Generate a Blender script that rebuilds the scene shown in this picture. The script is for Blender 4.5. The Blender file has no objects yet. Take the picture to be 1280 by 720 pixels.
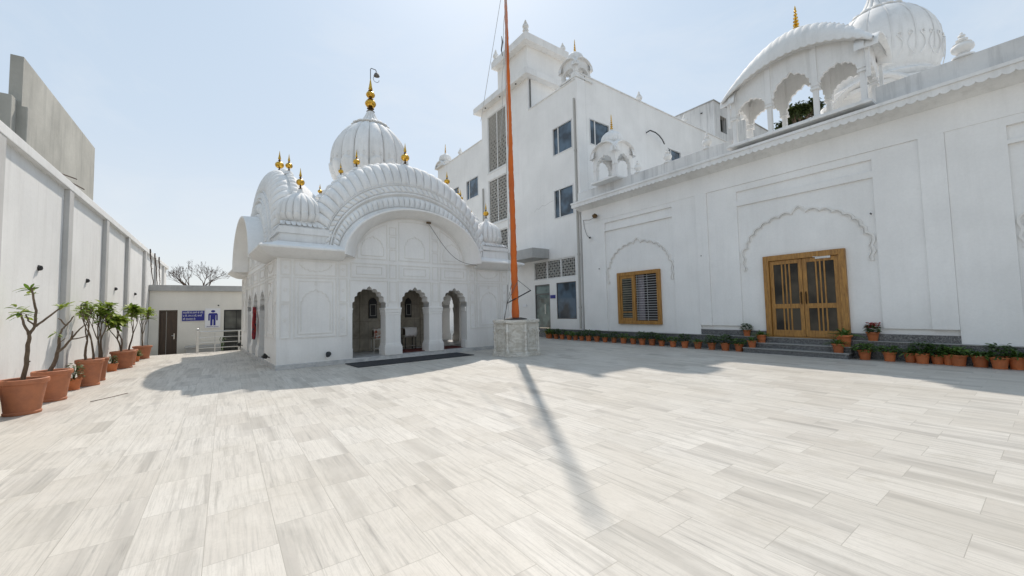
import bpy, bmesh, math, random
from mathutils import Matrix, Vector
R = math.radians
PI = math.pi
rnd = random.Random(7)
scene = bpy.context.scene
COL = scene.collection

# ------------------------------------------------------------------ helpers
class MB:
    """collects faces; coordinates are multiplied by M (frame) and stored in world space"""
    def __init__(s, M=None):
        s.v = []; s.f = []; s.sm = []; s.mi = []; s.M = M or Matrix.Identity(4); s.smooth = False; s.m = 0
    def add(s, vs, fs):
        n = len(s.v)
        for p in vs: s.v.append(s.M @ Vector(p))
        for f in fs:
            s.f.append([n + i for i in f]); s.sm.append(s.smooth); s.mi.append(s.m)
    def box(s, x0, x1, y0, y1, z0, z1):
        if x0 > x1: x0, x1 = x1, x0
        if y0 > y1: y0, y1 = y1, y0
        s.add([(x0,y0,z0),(x1,y0,z0),(x1,y1,z0),(x0,y1,z0),(x0,y0,z1),(x1,y0,z1),(x1,y1,z1),(x0,y1,z1)],
              [(0,3,2,1),(4,5,6,7),(0,1,5,4),(1,2,6,5),(2,3,7,6),(3,0,4,7)])
    def tube(s, pts, rads, n=8, caps=True):
        pts = [Vector(p) for p in pts]
        if not hasattr(rads, '__len__'): rads = [rads]*len(pts)
        vs = []; up = Vector((0.13,0.21,0.97)).normalized()
        prev = None
        for i, p in enumerate(pts):
            d = (pts[min(i+1,len(pts)-1)] - pts[max(i-1,0)])
            if d.length < 1e-9: d = Vector((0,0,1))
            d.normalize()
            if prev is None:
                a = d.cross(up)
                if a.length < .05: a = d.cross(Vector((1,0,0)))
            else:
                a = prev - d*prev.dot(d)
            a.normalize(); prev = a
            b = d.cross(a)
            for k in range(n):
                t = 2*PI*k/n
                vs.append(p + (a*math.cos(t)+b*math.sin(t))*rads[i])
        fs = []
        for i in range(len(pts)-1):
            for k in range(n):
                k2 = (k+1) % n
                fs.append((i*n+k, i*n+k2, (i+1)*n+k2, (i+1)*n+k))
        if caps:
            fs.append(tuple(range(n))[::-1]); fs.append(tuple((len(pts)-1)*n+k for k in range(n)))
        o = s.smooth; s.smooth = n > 5; s.add(vs, fs); s.smooth = o
    def grid(s, P, smooth=True, closed=False):
        """P[i][j] points"""
        ni, nj = len(P), len(P[0])
        vs = [p for r in P for p in r]; fs = []
        for i in range(ni-1):
            for j in range(nj if closed else nj-1):
                j2 = (j+1) % nj
                fs.append((i*nj+j, i*nj+j2, (i+1)*nj+j2, (i+1)*nj+j))
        o = s.smooth; s.smooth = smooth; s.add(vs, fs); s.smooth = o
    def lathe(s, prof, c, n=32, rf=None, smooth=True):
        P = []
        for (r, z) in prof:
            row = []
            for k in range(n):
                t = 2*PI*k/n
                rr = r*(rf(t, z, r) if rf else 1)
                row.append((c[0]+rr*math.cos(t), c[1]+rr*math.sin(t), c[2]+z))
            P.append(row)
        s.grid(P, smooth, True)
        if prof[0][0] > 1e-3: s.add(P[0], [tuple(range(n))[::-1]])
        if prof[-1][0] > 1e-3: s.add(P[-1], [tuple(range(n))])
    def prism(s, poly, fn, b0, b1):
        """poly: 2D points (a,z); fn(a,b,z)->xyz ; extruded b0..b1"""
        n = len(poly)
        vs = [fn(a,b0,z) for a,z in poly] + [fn(a,b1,z) for a,z in poly]
        fs = [tuple(range(n)), tuple(range(2*n-1, n-1, -1))] + [(i,(i+1)%n,n+(i+1)%n,n+i) for i in range(n)]
        s.add(vs, fs)
    def ribbon(s, pts, w, fn, b0, b1, closed=False):
        """flat raised line following 2D pts"""
        n = len(pts); L = []; Rr = []
        for i in range(n):
            p = Vector(pts[i]);
            a = Vector(pts[(i-1) % n]) if (closed or i > 0) else None
            b = Vector(pts[(i+1) % n]) if (closed or i < n-1) else None
            d1 = (p-a).normalized() if a is not None and (p-a).length > 1e-9 else None
            d2 = (b-p).normalized() if b is not None and (b-p).length > 1e-9 else None
            if d1 is None: d1 = d2
            if d2 is None: d2 = d1
            n1 = Vector((-d1.y, d1.x)); n2 = Vector((-d2.y, d2.x)); m = n1+n2
            if m.length < .2: m = n1
            m.normalize(); k = 1/max(.35, m.dot(n1))
            L.append(p+m*w*.5*k); Rr.append(p-m*w*.5*k)
        vs = []
        for i in range(n):
            vs += [fn(L[i].x,b0,L[i].y), fn(L[i].x,b1,L[i].y), fn(Rr[i].x,b1,Rr[i].y), fn(Rr[i].x,b0,Rr[i].y)]
        fs = []
        for i in range(n if closed else n-1):
            j = (i+1) % n
            for k in range(3): fs.append((i*4+k, i*4+k+1, j*4+k+1, j*4+k))
        if not closed: fs += [(0,1,2,3), ((n-1)*4+3,(n-1)*4+2,(n-1)*4+1,(n-1)*4)]
        s.add(vs, fs)
    def rect_line(s, a0, a1, z0, z1, w, fn, b0, b1):
        s.ribbon([(a0,z0),(a1,z0),(a1,z1),(a0,z1)], w, fn, b0, b1, True)
    def wall(s, fn, a0, a1, z0, z1, b0, b1, holes):
        A = sorted(set([a0,a1]+[min(max(h[i],a0),a1) for h in holes for i in (0,1)]))
        Z = sorted(set([z0,z1]+[min(max(h[i],z0),z1) for h in holes for i in (2,3)]))
        def solid(i, j):
            if i < 0 or j < 0 or i >= len(A)-1 or j >= len(Z)-1: return False
            a = (A[i]+A[i+1])/2; z = (Z[j]+Z[j+1])/2
            return not any(h[0] < a < h[1] and h[2] < z < h[3] for h in holes)
        for i in range(len(A)-1):
            for j in range(len(Z)-1):
                if not solid(i,j): continue
                p = [fn(a,b,z) for b in (b0,b1) for a,z in ((A[i],Z[j]),(A[i+1],Z[j]),(A[i+1],Z[j+1]),(A[i],Z[j+1]))]
                fs = [(0,1,2,3),(7,6,5,4)]
                if not solid(i,j-1): fs.append((0,4,5,1))
                if not solid(i,j+1): fs.append((3,2,6,7))
                if not solid(i-1,j): fs.append((0,3,7,4))
                if not solid(i+1,j): fs.append((1,5,6,2))
                s.add(p, fs)
    def build(s, name, mats, parent=None, bevel=0, weld=True):
        root = parent
        inv = Matrix.Identity(4)
        if parent is not None:
            while root.parent is not None: root = root.parent
            inv = root.matrix_basis.inverted()
        me = bpy.data.meshes.new(name)
        me.from_pydata([inv @ v for v in s.v], [], s.f)
        me.polygons.foreach_set('use_smooth', s.sm)
        if not isinstance(mats, (list, tuple)): mats = [mats]
        for m in mats: me.materials.append(m)
        if len(mats) > 1: me.polygons.foreach_set('material_index', s.mi)
        bm = bmesh.new(); bm.from_mesh(me)
        if weld: bmesh.ops.remove_doubles(bm, verts=bm.verts, dist=1e-5)
        bmesh.ops.recalc_face_normals(bm, faces=bm.faces)
        bm.to_mesh(me); bm.free()
        if any(s.sm): me.set_sharp_from_angle(angle=R(42))
        o = bpy.data.objects.new(name, me); COL.objects.link(o)
        if parent is not None: o.parent = parent
        if bevel:
            b = o.modifiers.new('bevel', 'BEVEL'); b.width = bevel; b.segments = 2; b.limit_method = 'ANGLE'; b.angle_limit = R(40)
        return o

def tag(o, label=None, cat=None, group=None, kind=None):
    if label: o['label'] = label
    if cat: o['category'] = cat
    if group: o['group'] = group
    if kind: o['kind'] = kind
    return o
def thing(name, loc, label, cat, rz=0, group=None):
    o = bpy.data.objects.new(name, None); COL.objects.link(o)
    o.matrix_basis = Matrix.Translation(loc) @ Matrix.Rotation(rz, 4, 'Z')
    o.empty_display_size = .2
    return tag(o, label, cat, group)

# ------------------------------------------------------------------ materials
def mat(name, base, rough=.6, metal=0, spec=None):
    m = bpy.data.materials.new(name); m.use_nodes = True
    nt = m.node_tree; b = nt.nodes['Principled BSDF']
    b.inputs['Base Color'].default_value = (*base, 1); b.inputs['Roughness'].default_value = rough
    b.inputs['Metallic'].default_value = metal
    if spec is not None: b.inputs['Specular IOR Level'].default_value = spec
    return m, nt, b
def N(nt, t, **k):
    n = nt.nodes.new(t)
    for a, v in k.items():
        if a.startswith('i_'): n.inputs[int(a[2:]) if a[2:].isdigit() else a[2:].replace('_',' ')].default_value = v
        else: setattr(n, a, v)
    return n
def ramp(nt, fac, stops):
    r = nt.nodes.new('ShaderNodeValToRGB'); e = r.color_ramp.elements
    while len(e) < len(stops): e.new(.5)
    for i, (p, c) in enumerate(stops):
        e[i].position = p; e[i].color = (*c, 1) if len(c) == 3 else c
    nt.links.new(fac, r.inputs[0]); return r.outputs[0]
def mixc(nt, fac, a, b, mode='MIX'):
    m = nt.nodes.new('ShaderNodeMix'); m.data_type = 'RGBA'; m.blend_type = mode
    if isinstance(fac, (int, float)): m.inputs[0].default_value = fac
    else: nt.links.new(fac, m.inputs[0])
    for i, x in ((6, a), (7, b)):
        if isinstance(x, tuple): m.inputs[i].default_value = (*x, 1)
        else: nt.links.new(x, m.inputs[i])
    return m.outputs[2]
def noise(nt, vec, scale, detail=4, rough=.55, dist=0):
    n = nt.nodes.new('ShaderNodeTexNoise'); n.inputs['Scale'].default_value = scale
    n.inputs['Detail'].default_value = detail; n.inputs['Roughness'].default_value = rough; n.inputs['Distortion'].default_value = dist
    if vec is not None: nt.links.new(vec, n.inputs['Vector'])
    return n.outputs['Fac']
def mapped(nt, scale, rot=(0,0,0), loc=(0,0,0)):
    g = nt.nodes.new('ShaderNodeNewGeometry'); m = nt.nodes.new('ShaderNodeMapping')
    nt.links.new(g.outputs['Position'], m.inputs[0]); m.inputs['Scale'].default_value = scale
    m.inputs['Rotation'].default_value = rot; m.inputs['Location'].default_value = loc
    return m.outputs[0]
def bump(nt, b, h, strength=.2, dist=.01):
    n = nt.nodes.new('ShaderNodeBump'); n.inputs['Strength'].default_value = strength; n.inputs['Distance'].default_value = dist
    nt.links.new(h, n.inputs['Height']); nt.links.new(n.outputs[0], b.inputs['Normal'])

def paint(name, base, grime=.25, gcol=(.36,.34,.30), rough=.75, patch=.05, bs=.25, crev=0):
    m, nt, b = mat(name, base, rough)
    v = mapped(nt, (1,1,1)); vs = mapped(nt, (2.6,2.6,.22))
    big = noise(nt, v, .55, 5, .6); st = noise(nt, vs, 1.6, 6, .65); fine = noise(nt, v, 18, 4, .6)
    dark = tuple(c*(1-patch*2.2) for c in base)
    c1 = mixc(nt, ramp(nt, big, [(.35,(0,0,0)),(.7,(1,1,1))]), dark, base)
    sr = ramp(nt, st, [(.50,(0,0,0)),(.78,(grime,)*3)])
    c2 = mixc(nt, sr, c1, gcol)
    fr = ramp(nt, fine, [(.3,(.96,.96,.96)),(.7,(1,1,1))])
    c3 = mixc(nt, 1.0, c2, fr, 'MULTIPLY')
    # dust splashed along the foot of the walls
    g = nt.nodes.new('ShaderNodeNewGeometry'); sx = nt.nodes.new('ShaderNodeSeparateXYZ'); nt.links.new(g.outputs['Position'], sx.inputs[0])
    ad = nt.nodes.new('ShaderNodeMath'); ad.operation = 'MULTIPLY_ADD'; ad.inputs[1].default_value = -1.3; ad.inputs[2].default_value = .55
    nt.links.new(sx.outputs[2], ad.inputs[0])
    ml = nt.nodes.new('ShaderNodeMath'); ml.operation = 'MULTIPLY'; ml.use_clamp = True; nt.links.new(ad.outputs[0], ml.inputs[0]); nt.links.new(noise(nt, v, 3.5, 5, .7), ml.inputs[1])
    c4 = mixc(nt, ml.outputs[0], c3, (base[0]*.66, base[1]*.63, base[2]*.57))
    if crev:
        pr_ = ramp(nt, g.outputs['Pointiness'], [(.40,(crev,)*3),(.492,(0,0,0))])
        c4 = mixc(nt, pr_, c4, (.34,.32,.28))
    nt.links.new(c4, b.inputs['Base Color'])
    bump(nt, b, noise(nt, v, 9, 6, .65), bs, .012)
    return m
M_WHITE = paint('white_limewash', (.88,.87,.85), .10)
M_SHR = paint('shrine_plaster', (.875,.865,.845), .16, patch=.06)
M_LINE = paint('relief_plaster', (.82,.80,.765), .2)
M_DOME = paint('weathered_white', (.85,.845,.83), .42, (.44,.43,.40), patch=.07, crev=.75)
M_PARA = paint('stained_parapet', (.74,.735,.72), .75, (.30,.30,.30), patch=.10)
M_LWALL = paint('boundary_plaster', (.85,.845,.825), .30, (.50,.48,.45), patch=.05)
M_PIL = paint('bare_grey_plaster', (.62,.61,.59), .35, (.3,.29,.27), patch=.10)
M_CREAM = paint('cream_wall', (.82,.79,.72), .12, patch=.05)
M_CONC = paint('raw_concrete', (.55,.535,.48), .6, (.22,.22,.20), .9, .14, .6)
M_SLAB = paint('grey_slab', (.50,.50,.49), .5, (.27,.27,.26), .9, .12, .5)
M_PIPE, _, _ = mat('pvc_pipe', (.42,.41,.38), .5)
M_BLACK, _, _ = mat('black_plastic', (.015,.015,.016), .5)
M_DARK, _, _ = mat('dark_interior', (.03,.028,.026), .8)
M_BACK, _, _ = mat('dim_interior', (.05,.05,.05), .8)
M_STEEL, _, _ = mat('stainless_steel', (.62,.61,.58), .28, 1)
M_ALU, _, _ = mat('white_aluminium', (.70,.70,.69), .45)
M_BLUE, _, _ = mat('sign_blue', (.015,.02,.22), .5)
M_SIGNW, _, _ = mat('sign_white', (.78,.78,.80), .5)
M_WIRE, _, _ = mat('grey_cable', (.12,.115,.11), .6)
M_ROPE, _, _ = mat('pale_rope', (.45,.44,.42), .8)

def glassy(name, base, rough=.06):
    m, nt, b = mat(name, base, rough, 0, .6)
    v = mapped(nt, (1,1,1)); c = mixc(nt, ramp(nt, noise(nt, v, 1.3, 2), [(.4,(0,0,0)),(.6,(1,1,1))]), base, tuple(x*4 for x in base))
    nt.links.new(c, b.inputs['Base Color']); return m
M_GLASS = glassy('dark_blue_glass', (.020,.032,.045))
M_GLASSG = glassy('green_grey_glass', (.035,.05,.048))

def gold():
    m, nt, b = mat('gilded_metal', (.72,.42,.06), .3, 1)
    c = mixc(nt, ramp(nt, noise(nt, mapped(nt,(1,1,1)), 14, 4), [(.4,(0,0,0)),(.75,(1,1,1))]), (.80,.47,.07), (.30,.17,.04))
    nt.links.new(c, b.inputs['Base Color']); return m
M_GOLD = gold()
M_BRONZE, _, _ = mat('dark_bronze', (.12,.075,.035), .45, .8)

def marble_floor():
    m, nt, b = mat('marble_floor', (.7,.68,.64), .35)
    g = nt.nodes.new('ShaderNodeNewGeometry'); sx = nt.nodes.new('ShaderNodeSeparateXYZ'); nt.links.new(g.outputs['Position'], sx.inputs[0])
    cx = nt.nodes.new('ShaderNodeCombineXYZ'); nt.links.new(sx.outputs[1], cx.inputs[0]); nt.links.new(sx.outputs[0], cx.inputs[1])
    mp = nt.nodes.new('ShaderNodeMapping'); nt.links.new(cx.outputs[0], mp.inputs[0]); mp.inputs['Location'].default_value = (.32,.09,0)
    br = nt.nodes.new('ShaderNodeTexBrick'); nt.links.new(mp.outputs[0], br.inputs['Vector'])
    br.offset = .37; br.offset_frequency = 2; br.squash = 1.0
    for k, vv in (('Scale',1),('Mortar Size',.0022),('Mortar Smooth',.2),('Brick Width',.74),('Row Height',.40),('Bias',0)): br.inputs[k].default_value = vv
    br.inputs['Color1'].default_value = (0,0,0,1); br.inputs['Color2'].default_value = (1,1,1,1); br.inputs['Mortar'].default_value = (.5,.5,.5,1)
    rv = br.outputs['Color']
    # each slab gets its own slice of veining
    off = nt.nodes.new('ShaderNodeVectorMath'); off.operation = 'MULTIPLY'; nt.links.new(rv, off.inputs[0]); off.inputs[1].default_value = (37,91,53)
    add = nt.nodes.new('ShaderNodeVectorMath'); add.operation = 'ADD'; nt.links.new(g.outputs['Position'], add.inputs[0]); nt.links.new(off.outputs[0], add.inputs[1])
    def st(sc, scale, det, dist=0, rough=.6):
        mm = nt.nodes.new('ShaderNodeMapping'); nt.links.new(add.outputs[0], mm.inputs[0]); mm.inputs['Scale'].default_value = sc; mm.inputs['Rotation'].default_value = (0,0,.06)
        return noise(nt, mm.outputs[0], scale, det, rough, dist)
    vein = st((16,.6,1), 1.5, 8, .35, .72)
    fine = st((70,2.2,1), 1.4, 5, .25, .75)
    band = st((2.6,.12,1), 1.0, 3, .35)
    patchy = st((1.2,.8,1), 1.6, 5, .8)
    c = ramp(nt, rv, [(0,(.49,.46,.415)),(.3,(.535,.507,.46)),(.6,(.56,.533,.487)),(1,(.585,.56,.515))])
    c = mixc(nt, ramp(nt, band, [(.56,(0,0,0)),(.60,(.45,.45,.45)),(.66,(.75,.75,.75)),(.75,(.9,.9,.9))]), c, (.34,.32,.29))
    c = mixc(nt, ramp(nt, vein, [(.50,(0,0,0)),(.60,(.40,.40,.40)),(.70,(1,1,1))]), c, (.27,.26,.24))
    c = mixc(nt, ramp(nt, fine, [(.50,(0,0,0)),(.64,(.75,.75,.75))]), c, (.40,.385,.35))
    c = mixc(nt, ramp(nt, patchy, [(.45,(0,0,0)),(.75,(.35,.35,.35))]), c, (.73,.70,.64))
    # wandering hairline veins, as in crystalline marble
    mw = nt.nodes.new('ShaderNodeMapping'); nt.links.new(add.outputs[0], mw.inputs[0]); mw.inputs['Scale'].default_value = (2.2,1.3,1)
    wn = noise(nt, mw.outputs[0], 2.4, 6, .62, 2.2)
    c = mixc(nt, ramp(nt, wn, [(.475,(0,0,0)),(.497,(.16,.16,.16)),(.503,(.16,.16,.16)),(.53,(0,0,0))]), c, (.35,.34,.31))
    # a minority of slabs distinctly greyer
    sel = ramp(nt, st((0.001,0.001,1), 1, 0), [(.58,(0,0,0)),(.62,(.22,.22,.22))])
    c = mixc(nt, sel, c, (.36,.34,.30))
    # broad dusty traffic stains
    gen = mapped(nt, (1,1,1)); stn = noise(nt, gen, .35, 5, .65)
    c = mixc(nt, ramp(nt, stn, [(.42,(0,0,0)),(.72,(.35,.35,.35))]), c, (.47,.43,.36))
    spk = noise(nt, mapped(nt,(1,1,1)), 7, 8, .85)
    c = mixc(nt, ramp(nt, spk, [(.60,(0,0,0)),(.70,(.5,.5,.5))]), c, (.36,.33,.28))
    s2 = noise(nt, mapped(nt,(1,1,1),(0,0,.5)), 1.7, 7, .72, .8)
    c = mixc(nt, ramp(nt, s2, [(.56,(0,0,0)),(.74,(.45,.45,.45))]), c, (.36,.33,.27))
    mort = ramp(nt, br.outputs['Fac'], [(0,(0,0,0)),(1,(.6,.6,.6))])
    c = mixc(nt, mort, c, (.25,.235,.20))
    nt.links.new(c, b.inputs['Base Color'])
    rr = ramp(nt, vein, [(.3,(.42,.42,.42)),(.8,(.62,.62,.62))]); nt.links.new(rr, b.inputs['Roughness'])
    b.inputs['Specular IOR Level'].default_value = .3
    inv = nt.nodes.new('ShaderNodeMath'); inv.operation = 'SUBTRACT'; inv.inputs[0].default_value = 1; nt.links.new(br.outputs['Fac'], inv.inputs[1])
    bump(nt, b, inv.outputs[0], .35, .002)
    return m
M_FLOOR = marble_floor()

def marble_plain(name, a, bcol, sc=2.5, rough=.4):
    m, nt, b = mat(name, a, rough)
    v = mapped(nt, (1,1,1.6)); n1 = noise(nt, v, sc, 8, .65, 1.2)
    nt.links.new(mixc(nt, ramp(nt, n1, [(.4,(0,0,0)),(.66,(1,1,1))]), a, bcol), b.inputs['Base Color'])
    bump(nt, b, n1, .15, .006); return m
M_MARB = marble_plain('carved_marble', (.66,.64,.59), (.43,.40,.34), 4)
M_MARBW = marble_plain('plinth_marble', (.55,.55,.54), (.36,.37,.38), 3)
def inner_marble():
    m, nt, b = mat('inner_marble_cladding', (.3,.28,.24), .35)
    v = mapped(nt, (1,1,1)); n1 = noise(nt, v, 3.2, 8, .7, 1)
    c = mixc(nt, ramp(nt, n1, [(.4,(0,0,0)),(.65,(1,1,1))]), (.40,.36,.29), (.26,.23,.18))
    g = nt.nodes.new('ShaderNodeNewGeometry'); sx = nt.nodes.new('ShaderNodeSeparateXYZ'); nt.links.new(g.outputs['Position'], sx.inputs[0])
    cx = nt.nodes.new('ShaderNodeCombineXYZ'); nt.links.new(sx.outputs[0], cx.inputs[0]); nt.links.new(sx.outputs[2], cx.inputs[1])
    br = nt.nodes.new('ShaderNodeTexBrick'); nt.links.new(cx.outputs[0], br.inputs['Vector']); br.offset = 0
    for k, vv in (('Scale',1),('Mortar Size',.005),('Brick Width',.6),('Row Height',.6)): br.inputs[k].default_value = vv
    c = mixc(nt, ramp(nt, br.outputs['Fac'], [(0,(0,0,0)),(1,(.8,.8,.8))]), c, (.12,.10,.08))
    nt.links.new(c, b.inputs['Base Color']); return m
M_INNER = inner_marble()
def granite():
    m, nt, b = mat('speckled_granite', (.1,.1,.1), .35)
    v = mapped(nt, (1,1,1)); n1 = noise(nt, v, 42, 3, .8)
    c = ramp(nt, n1, [(.38,(.03,.033,.035)),(.5,(.10,.105,.11)),(.62,(.22,.22,.22)),(.72,(.38,.38,.37))])
    nt.links.new(c, b.inputs['Base Color']); return m
M_GRAN = granite()
M_GRANE, _, _ = mat('granite_edge', (.30,.30,.29), .3)
def terracotta(name, a, bb):
    m, nt, b = mat(name, a, .62)
    v = mapped(nt, (1,1,1)); n1 = noise(nt, v, 6, 6, .7)
    oi = nt.nodes.new('ShaderNodeObjectInfo')
    c = mixc(nt, ramp(nt, n1, [(.35,(0,0,0)),(.7,(1,1,1))]), a, bb)
    hv = nt.nodes.new('ShaderNodeHueSaturation'); nt.links.new(c, hv.inputs['Color'])
    mr = nt.nodes.new('ShaderNodeMapRange'); mr.inputs[3].default_value = .72; mr.inputs[4].default_value = 1.15; nt.links.new(oi.outputs['Random'], mr.inputs[0]); nt.links.new(mr.outputs[0], hv.inputs['Value'])
    nt.links.new(hv.outputs[0], b.inputs['Base Color']); bump(nt, b, n1, .2, .01); return m
M_TERRA = terracotta('terracotta', (.52,.155,.05), (.38,.12,.045))
M_TERRAB = terracotta('faded_terracotta', (.50,.185,.085), (.36,.135,.07))
M_SOIL, _, _ = mat('potting_soil', (.05,.035,.022), .95)
def wood(name, a, bb, sc=(1,1,.12), rough=.5):
    m, nt, b = mat(name, a, rough)
    v = mapped(nt, (sc[0]*9, sc[1]*9, sc[2]*9)); n1 = noise(nt, v, 2.2, 7, .7, .8)
    nt.links.new(mixc(nt, ramp(nt, n1, [(.35,(0,0,0)),(.68,(1,1,1))]), a, bb), b.inputs['Base Color']); bump(nt, b, n1, .12, .004); return m
M_WOOD = wood('honey_varnished_wood', (.46,.235,.055), (.19,.085,.02), (1.2,1.2,.14), .42)
M_WOODD = wood('dark_veneer', (.075,.045,.026), (.040,.024,.015), (1,1,.06), .45)
def flagcloth():
    m, nt, b = mat('saffron_cloth', (.62,.13,.012), .8)
    g = mapped(nt, (1,1,1)); w = nt.nodes.new('ShaderNodeTexWave'); w.wave_type = 'BANDS'; w.bands_direction = 'Z'
    nt.links.new(g, w.inputs['Vector']); w.inputs['Scale'].default_value = .9; w.inputs['Distortion'].default_value = 9; w.inputs['Detail'].default_value = 6; w.inputs['Detail Scale'].default_value = 2.5
    n1 = noise(nt, mapped(nt,(1,1,.25)), 3, 4)
    c = mixc(nt, ramp(nt, n1, [(.35,(0,0,0)),(.7,(1,1,1))]), (.72,.155,.012), (.50,.115,.03))
    nt.links.new(c, b.inputs['Base Color']); bump(nt, b, w.outputs['Fac'], .5, .02); return m
M_SAFF = flagcloth()
def leafmat(name, a, bb, trans=.25):
    m, nt, b = mat(name, a, .45)
    oi = nt.nodes.new('ShaderNodeNewGeometry')
    c = mixc(nt, oi.outputs['Random Per Island'], a, bb); nt.links.new(c, b.inputs['Base Color'])
    b.inputs['Specular IOR Level'].default_value = .4
    tr = nt.nodes.new('ShaderNodeBsdfTranslucent'); nt.links.new(c, tr.inputs[0])
    mx = nt.nodes.new('ShaderNodeMixShader'); mx.inputs[0].default_value = trans
    nt.links.new(b.outputs[0], mx.inputs[1]); nt.links.new(tr.outputs[0], mx.inputs[2])
    nt.links.new(mx.outputs[0], nt.nodes['Material Output'].inputs[0]); return m
M_LEAF = leafmat('frangipani_leaf', (.10,.19,.02), (.36,.43,.07), .38)
M_LEAFD = leafmat('dark_leaf', (.025,.065,.012), (.07,.13,.025))
M_LEAFG = leafmat('blade_leaf', (.05,.12,.02), (.13,.21,.045), .3)
M_LEAFT = leafmat('tree_leaf', (.03,.05,.015), (.08,.10,.03))
M_RED = leafmat('red_bloom', (.25,.01,.01), (.45,.03,.02))
M_BARK = wood('grey_bark', (.17,.125,.085), (.085,.06,.04), (1,1,.5), .9)
M_BARE = wood('bare_bark', (.10,.065,.05), (.06,.04,.03), (1,1,1), .9)
def rubber():
    m, nt, b = mat('dark_mat', (.022,.024,.028), .95)
    n1 = noise(nt, mapped(nt,(1,1,1)), 60, 3); nt.links.new(ramp(nt, n1, [(.3,(.014,.016,.02)),(.7,(.045,.048,.055))]), b.inputs['Base Color']); bump(nt, b, n1, .6, .01); return m
M_MAT = rubber()
def rug():
    m, nt, b = mat('red_rug', (.2,.02,.02), .95)
    n1 = noise(nt, mapped(nt,(1,1,1)), 12, 3); nt.links.new(ramp(nt, n1, [(.4,(.16,.02,.018)),(.6,(.09,.03,.02))]), b.inputs['Base Color']); return m
M_RUG = rug()
def patcloth(name, cols):
    m, nt, b = mat(name, cols[0], .9)
    vo = nt.nodes.new('ShaderNodeTexVoronoi'); nt.links.new(mapped(nt,(1,1,1)), vo.inputs['Vector']); vo.inputs['Scale'].default_value = 14
    sx = nt.nodes.new('ShaderNodeSeparateColor'); nt.links.new(vo.outputs['Color'], sx.inputs[0])
    r = ramp(nt, sx.outputs[0], [(i/len(cols), c) for i, c in enumerate(cols)])
    nt.links.new(r, b.inputs['Base Color']); return m
M_CLOTH = patcloth('red_patterned_cloth', [(.35,.02,.02),(.42,.05,.03),(.03,.03,.06),(.30,.02,.03)])
M_CLOTH2 = patcloth('pale_patterned_cloth', [(.75,.72,.68),(.7,.62,.5),(.35,.08,.04),(.72,.7,.66)])
M_DRED, _, _ = mat('dark_red_slip', (.16,.02,.015), .8)

# ------------------------------------------------------------------ geometry recipes
def cusped(w, zs, za, n=4, depth=.30, per=7):
    """multifoil arch outline from left springing to right springing (x about 0)"""
    hw = w/2; H = (za-zs)
    def base(t): return (hw*.93*math.cos(t)**.9 if t < PI/2 else 0, zs+H*.86*math.sin(t))
    anch = [base(PI/2*(k/(n+.45))) for k in range(n+1)]
    anch[0] = (hw, zs)
    pts = []
    for k in range(n):
        a = Vector(anch[k]); b = Vector(anch[k+1]); d = b-a; nr = Vector((d.y, -d.x)).normalized()
        for i in range(per):
            s = i/per; pts.append(a+d*s+nr*(max(0,math.sin(PI*s))**.8)*d.length*depth)
    a = Vector(anch[n]); b = Vector((0, za))
    c = Vector((a.x*.72, za-.35*(za-a.y)))
    for i in range(per+1):
        s = i/per; pts.append(a*(1-s)**2 + c*2*s*(1-s) + b*s*s)
    half = [(min(p.x, hw), p.y) for p in pts]
    m = half[0][0]; out = []
    for x, z in half:
        m = min(m, x); out.append((m, z))
    return [(-x, z) for x, z in out][:-1] + out[::-1]
def spandrel(mb, fn, ac, prof, ztop, b0, b1):
    for i in range(len(prof)-1):
        (x0,z0),(x1,z1) = prof[i], prof[i+1]
        if abs(x1-x0) > 1e-6:
            for b in (b0, b1):
                mb.add([fn(ac+x0,b,z0),fn(ac+x1,b,z1),fn(ac+x1,b,ztop),fn(ac+x0,b,ztop)], [(0,1,2,3)])
        mb.add([fn(ac+x0,b0,z0),fn(ac+x1,b0,z1),fn(ac+x1,b1,z1),fn(ac+x0,b1,z0)], [(0,1,2,3)])
def ribs(n, amp=.06, p=.6, lo=None):
    def f(t, z, r):
        return 1-amp+amp*abs(math.sin(n*t/2))**p
    return f
GOLD1 = [(.02,0),(.075,.01),(.085,.03),(.04,.05),(.03,.08),(.06,.10),(.03,.12),(.03,.15),(.10,.17),(.155,.22),(.17,.28),(.155,.34),(.10,.39),(.035,.41),(.03,.44),(.065,.46),(.03,.48),(.03,.50),(.06,.53),(.045,.60),(.025,.70),(.004,.86)]
def finial(mb, c, h, sc=1.0, mats=True):
    """gilded finial: neck, ball, spike"""
    k = h/.86; s = k*sc
    mb.smooth = True
    mb.m = 1 if mats else 0
    mb.lathe([(r*s, z*k) for r, z in GOLD1[:8]], c, 16)
    mb.m = 0
    mb.lathe([(r*s, z*k) for r, z in GOLD1[7:14]], c, 20)
    mb.m = 1 if mats else 0
    mb.lathe([(r*s, z*k) for r, z in GOLD1[13:18]], c, 16)
    mb.m = 0
    mb.lathe([(r*s, z*k) for r, z in GOLD1[17:]], c, 16)
    mb.smooth = False
def stack_finial(mb, c, h, r):
    """stack of gilded rings getting smaller"""
    n = 6; mb.smooth = True; mb.m = 0; prof = [(r*.5,0)]
    z = 0
    for i in range(n):
        k = 1-.11*i; dz = h*.82/n
        prof += [(r*.35*k, z+dz*.08),(r*k, z+dz*.35),(r*k, z+dz*.6),(r*.35*k, z+dz*.92)]; z += dz
    prof += [(r*.3, z), (r*.28, z+h*.06), (.003, h)]
    mb.lathe(prof, c, 16); mb.smooth = False
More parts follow.
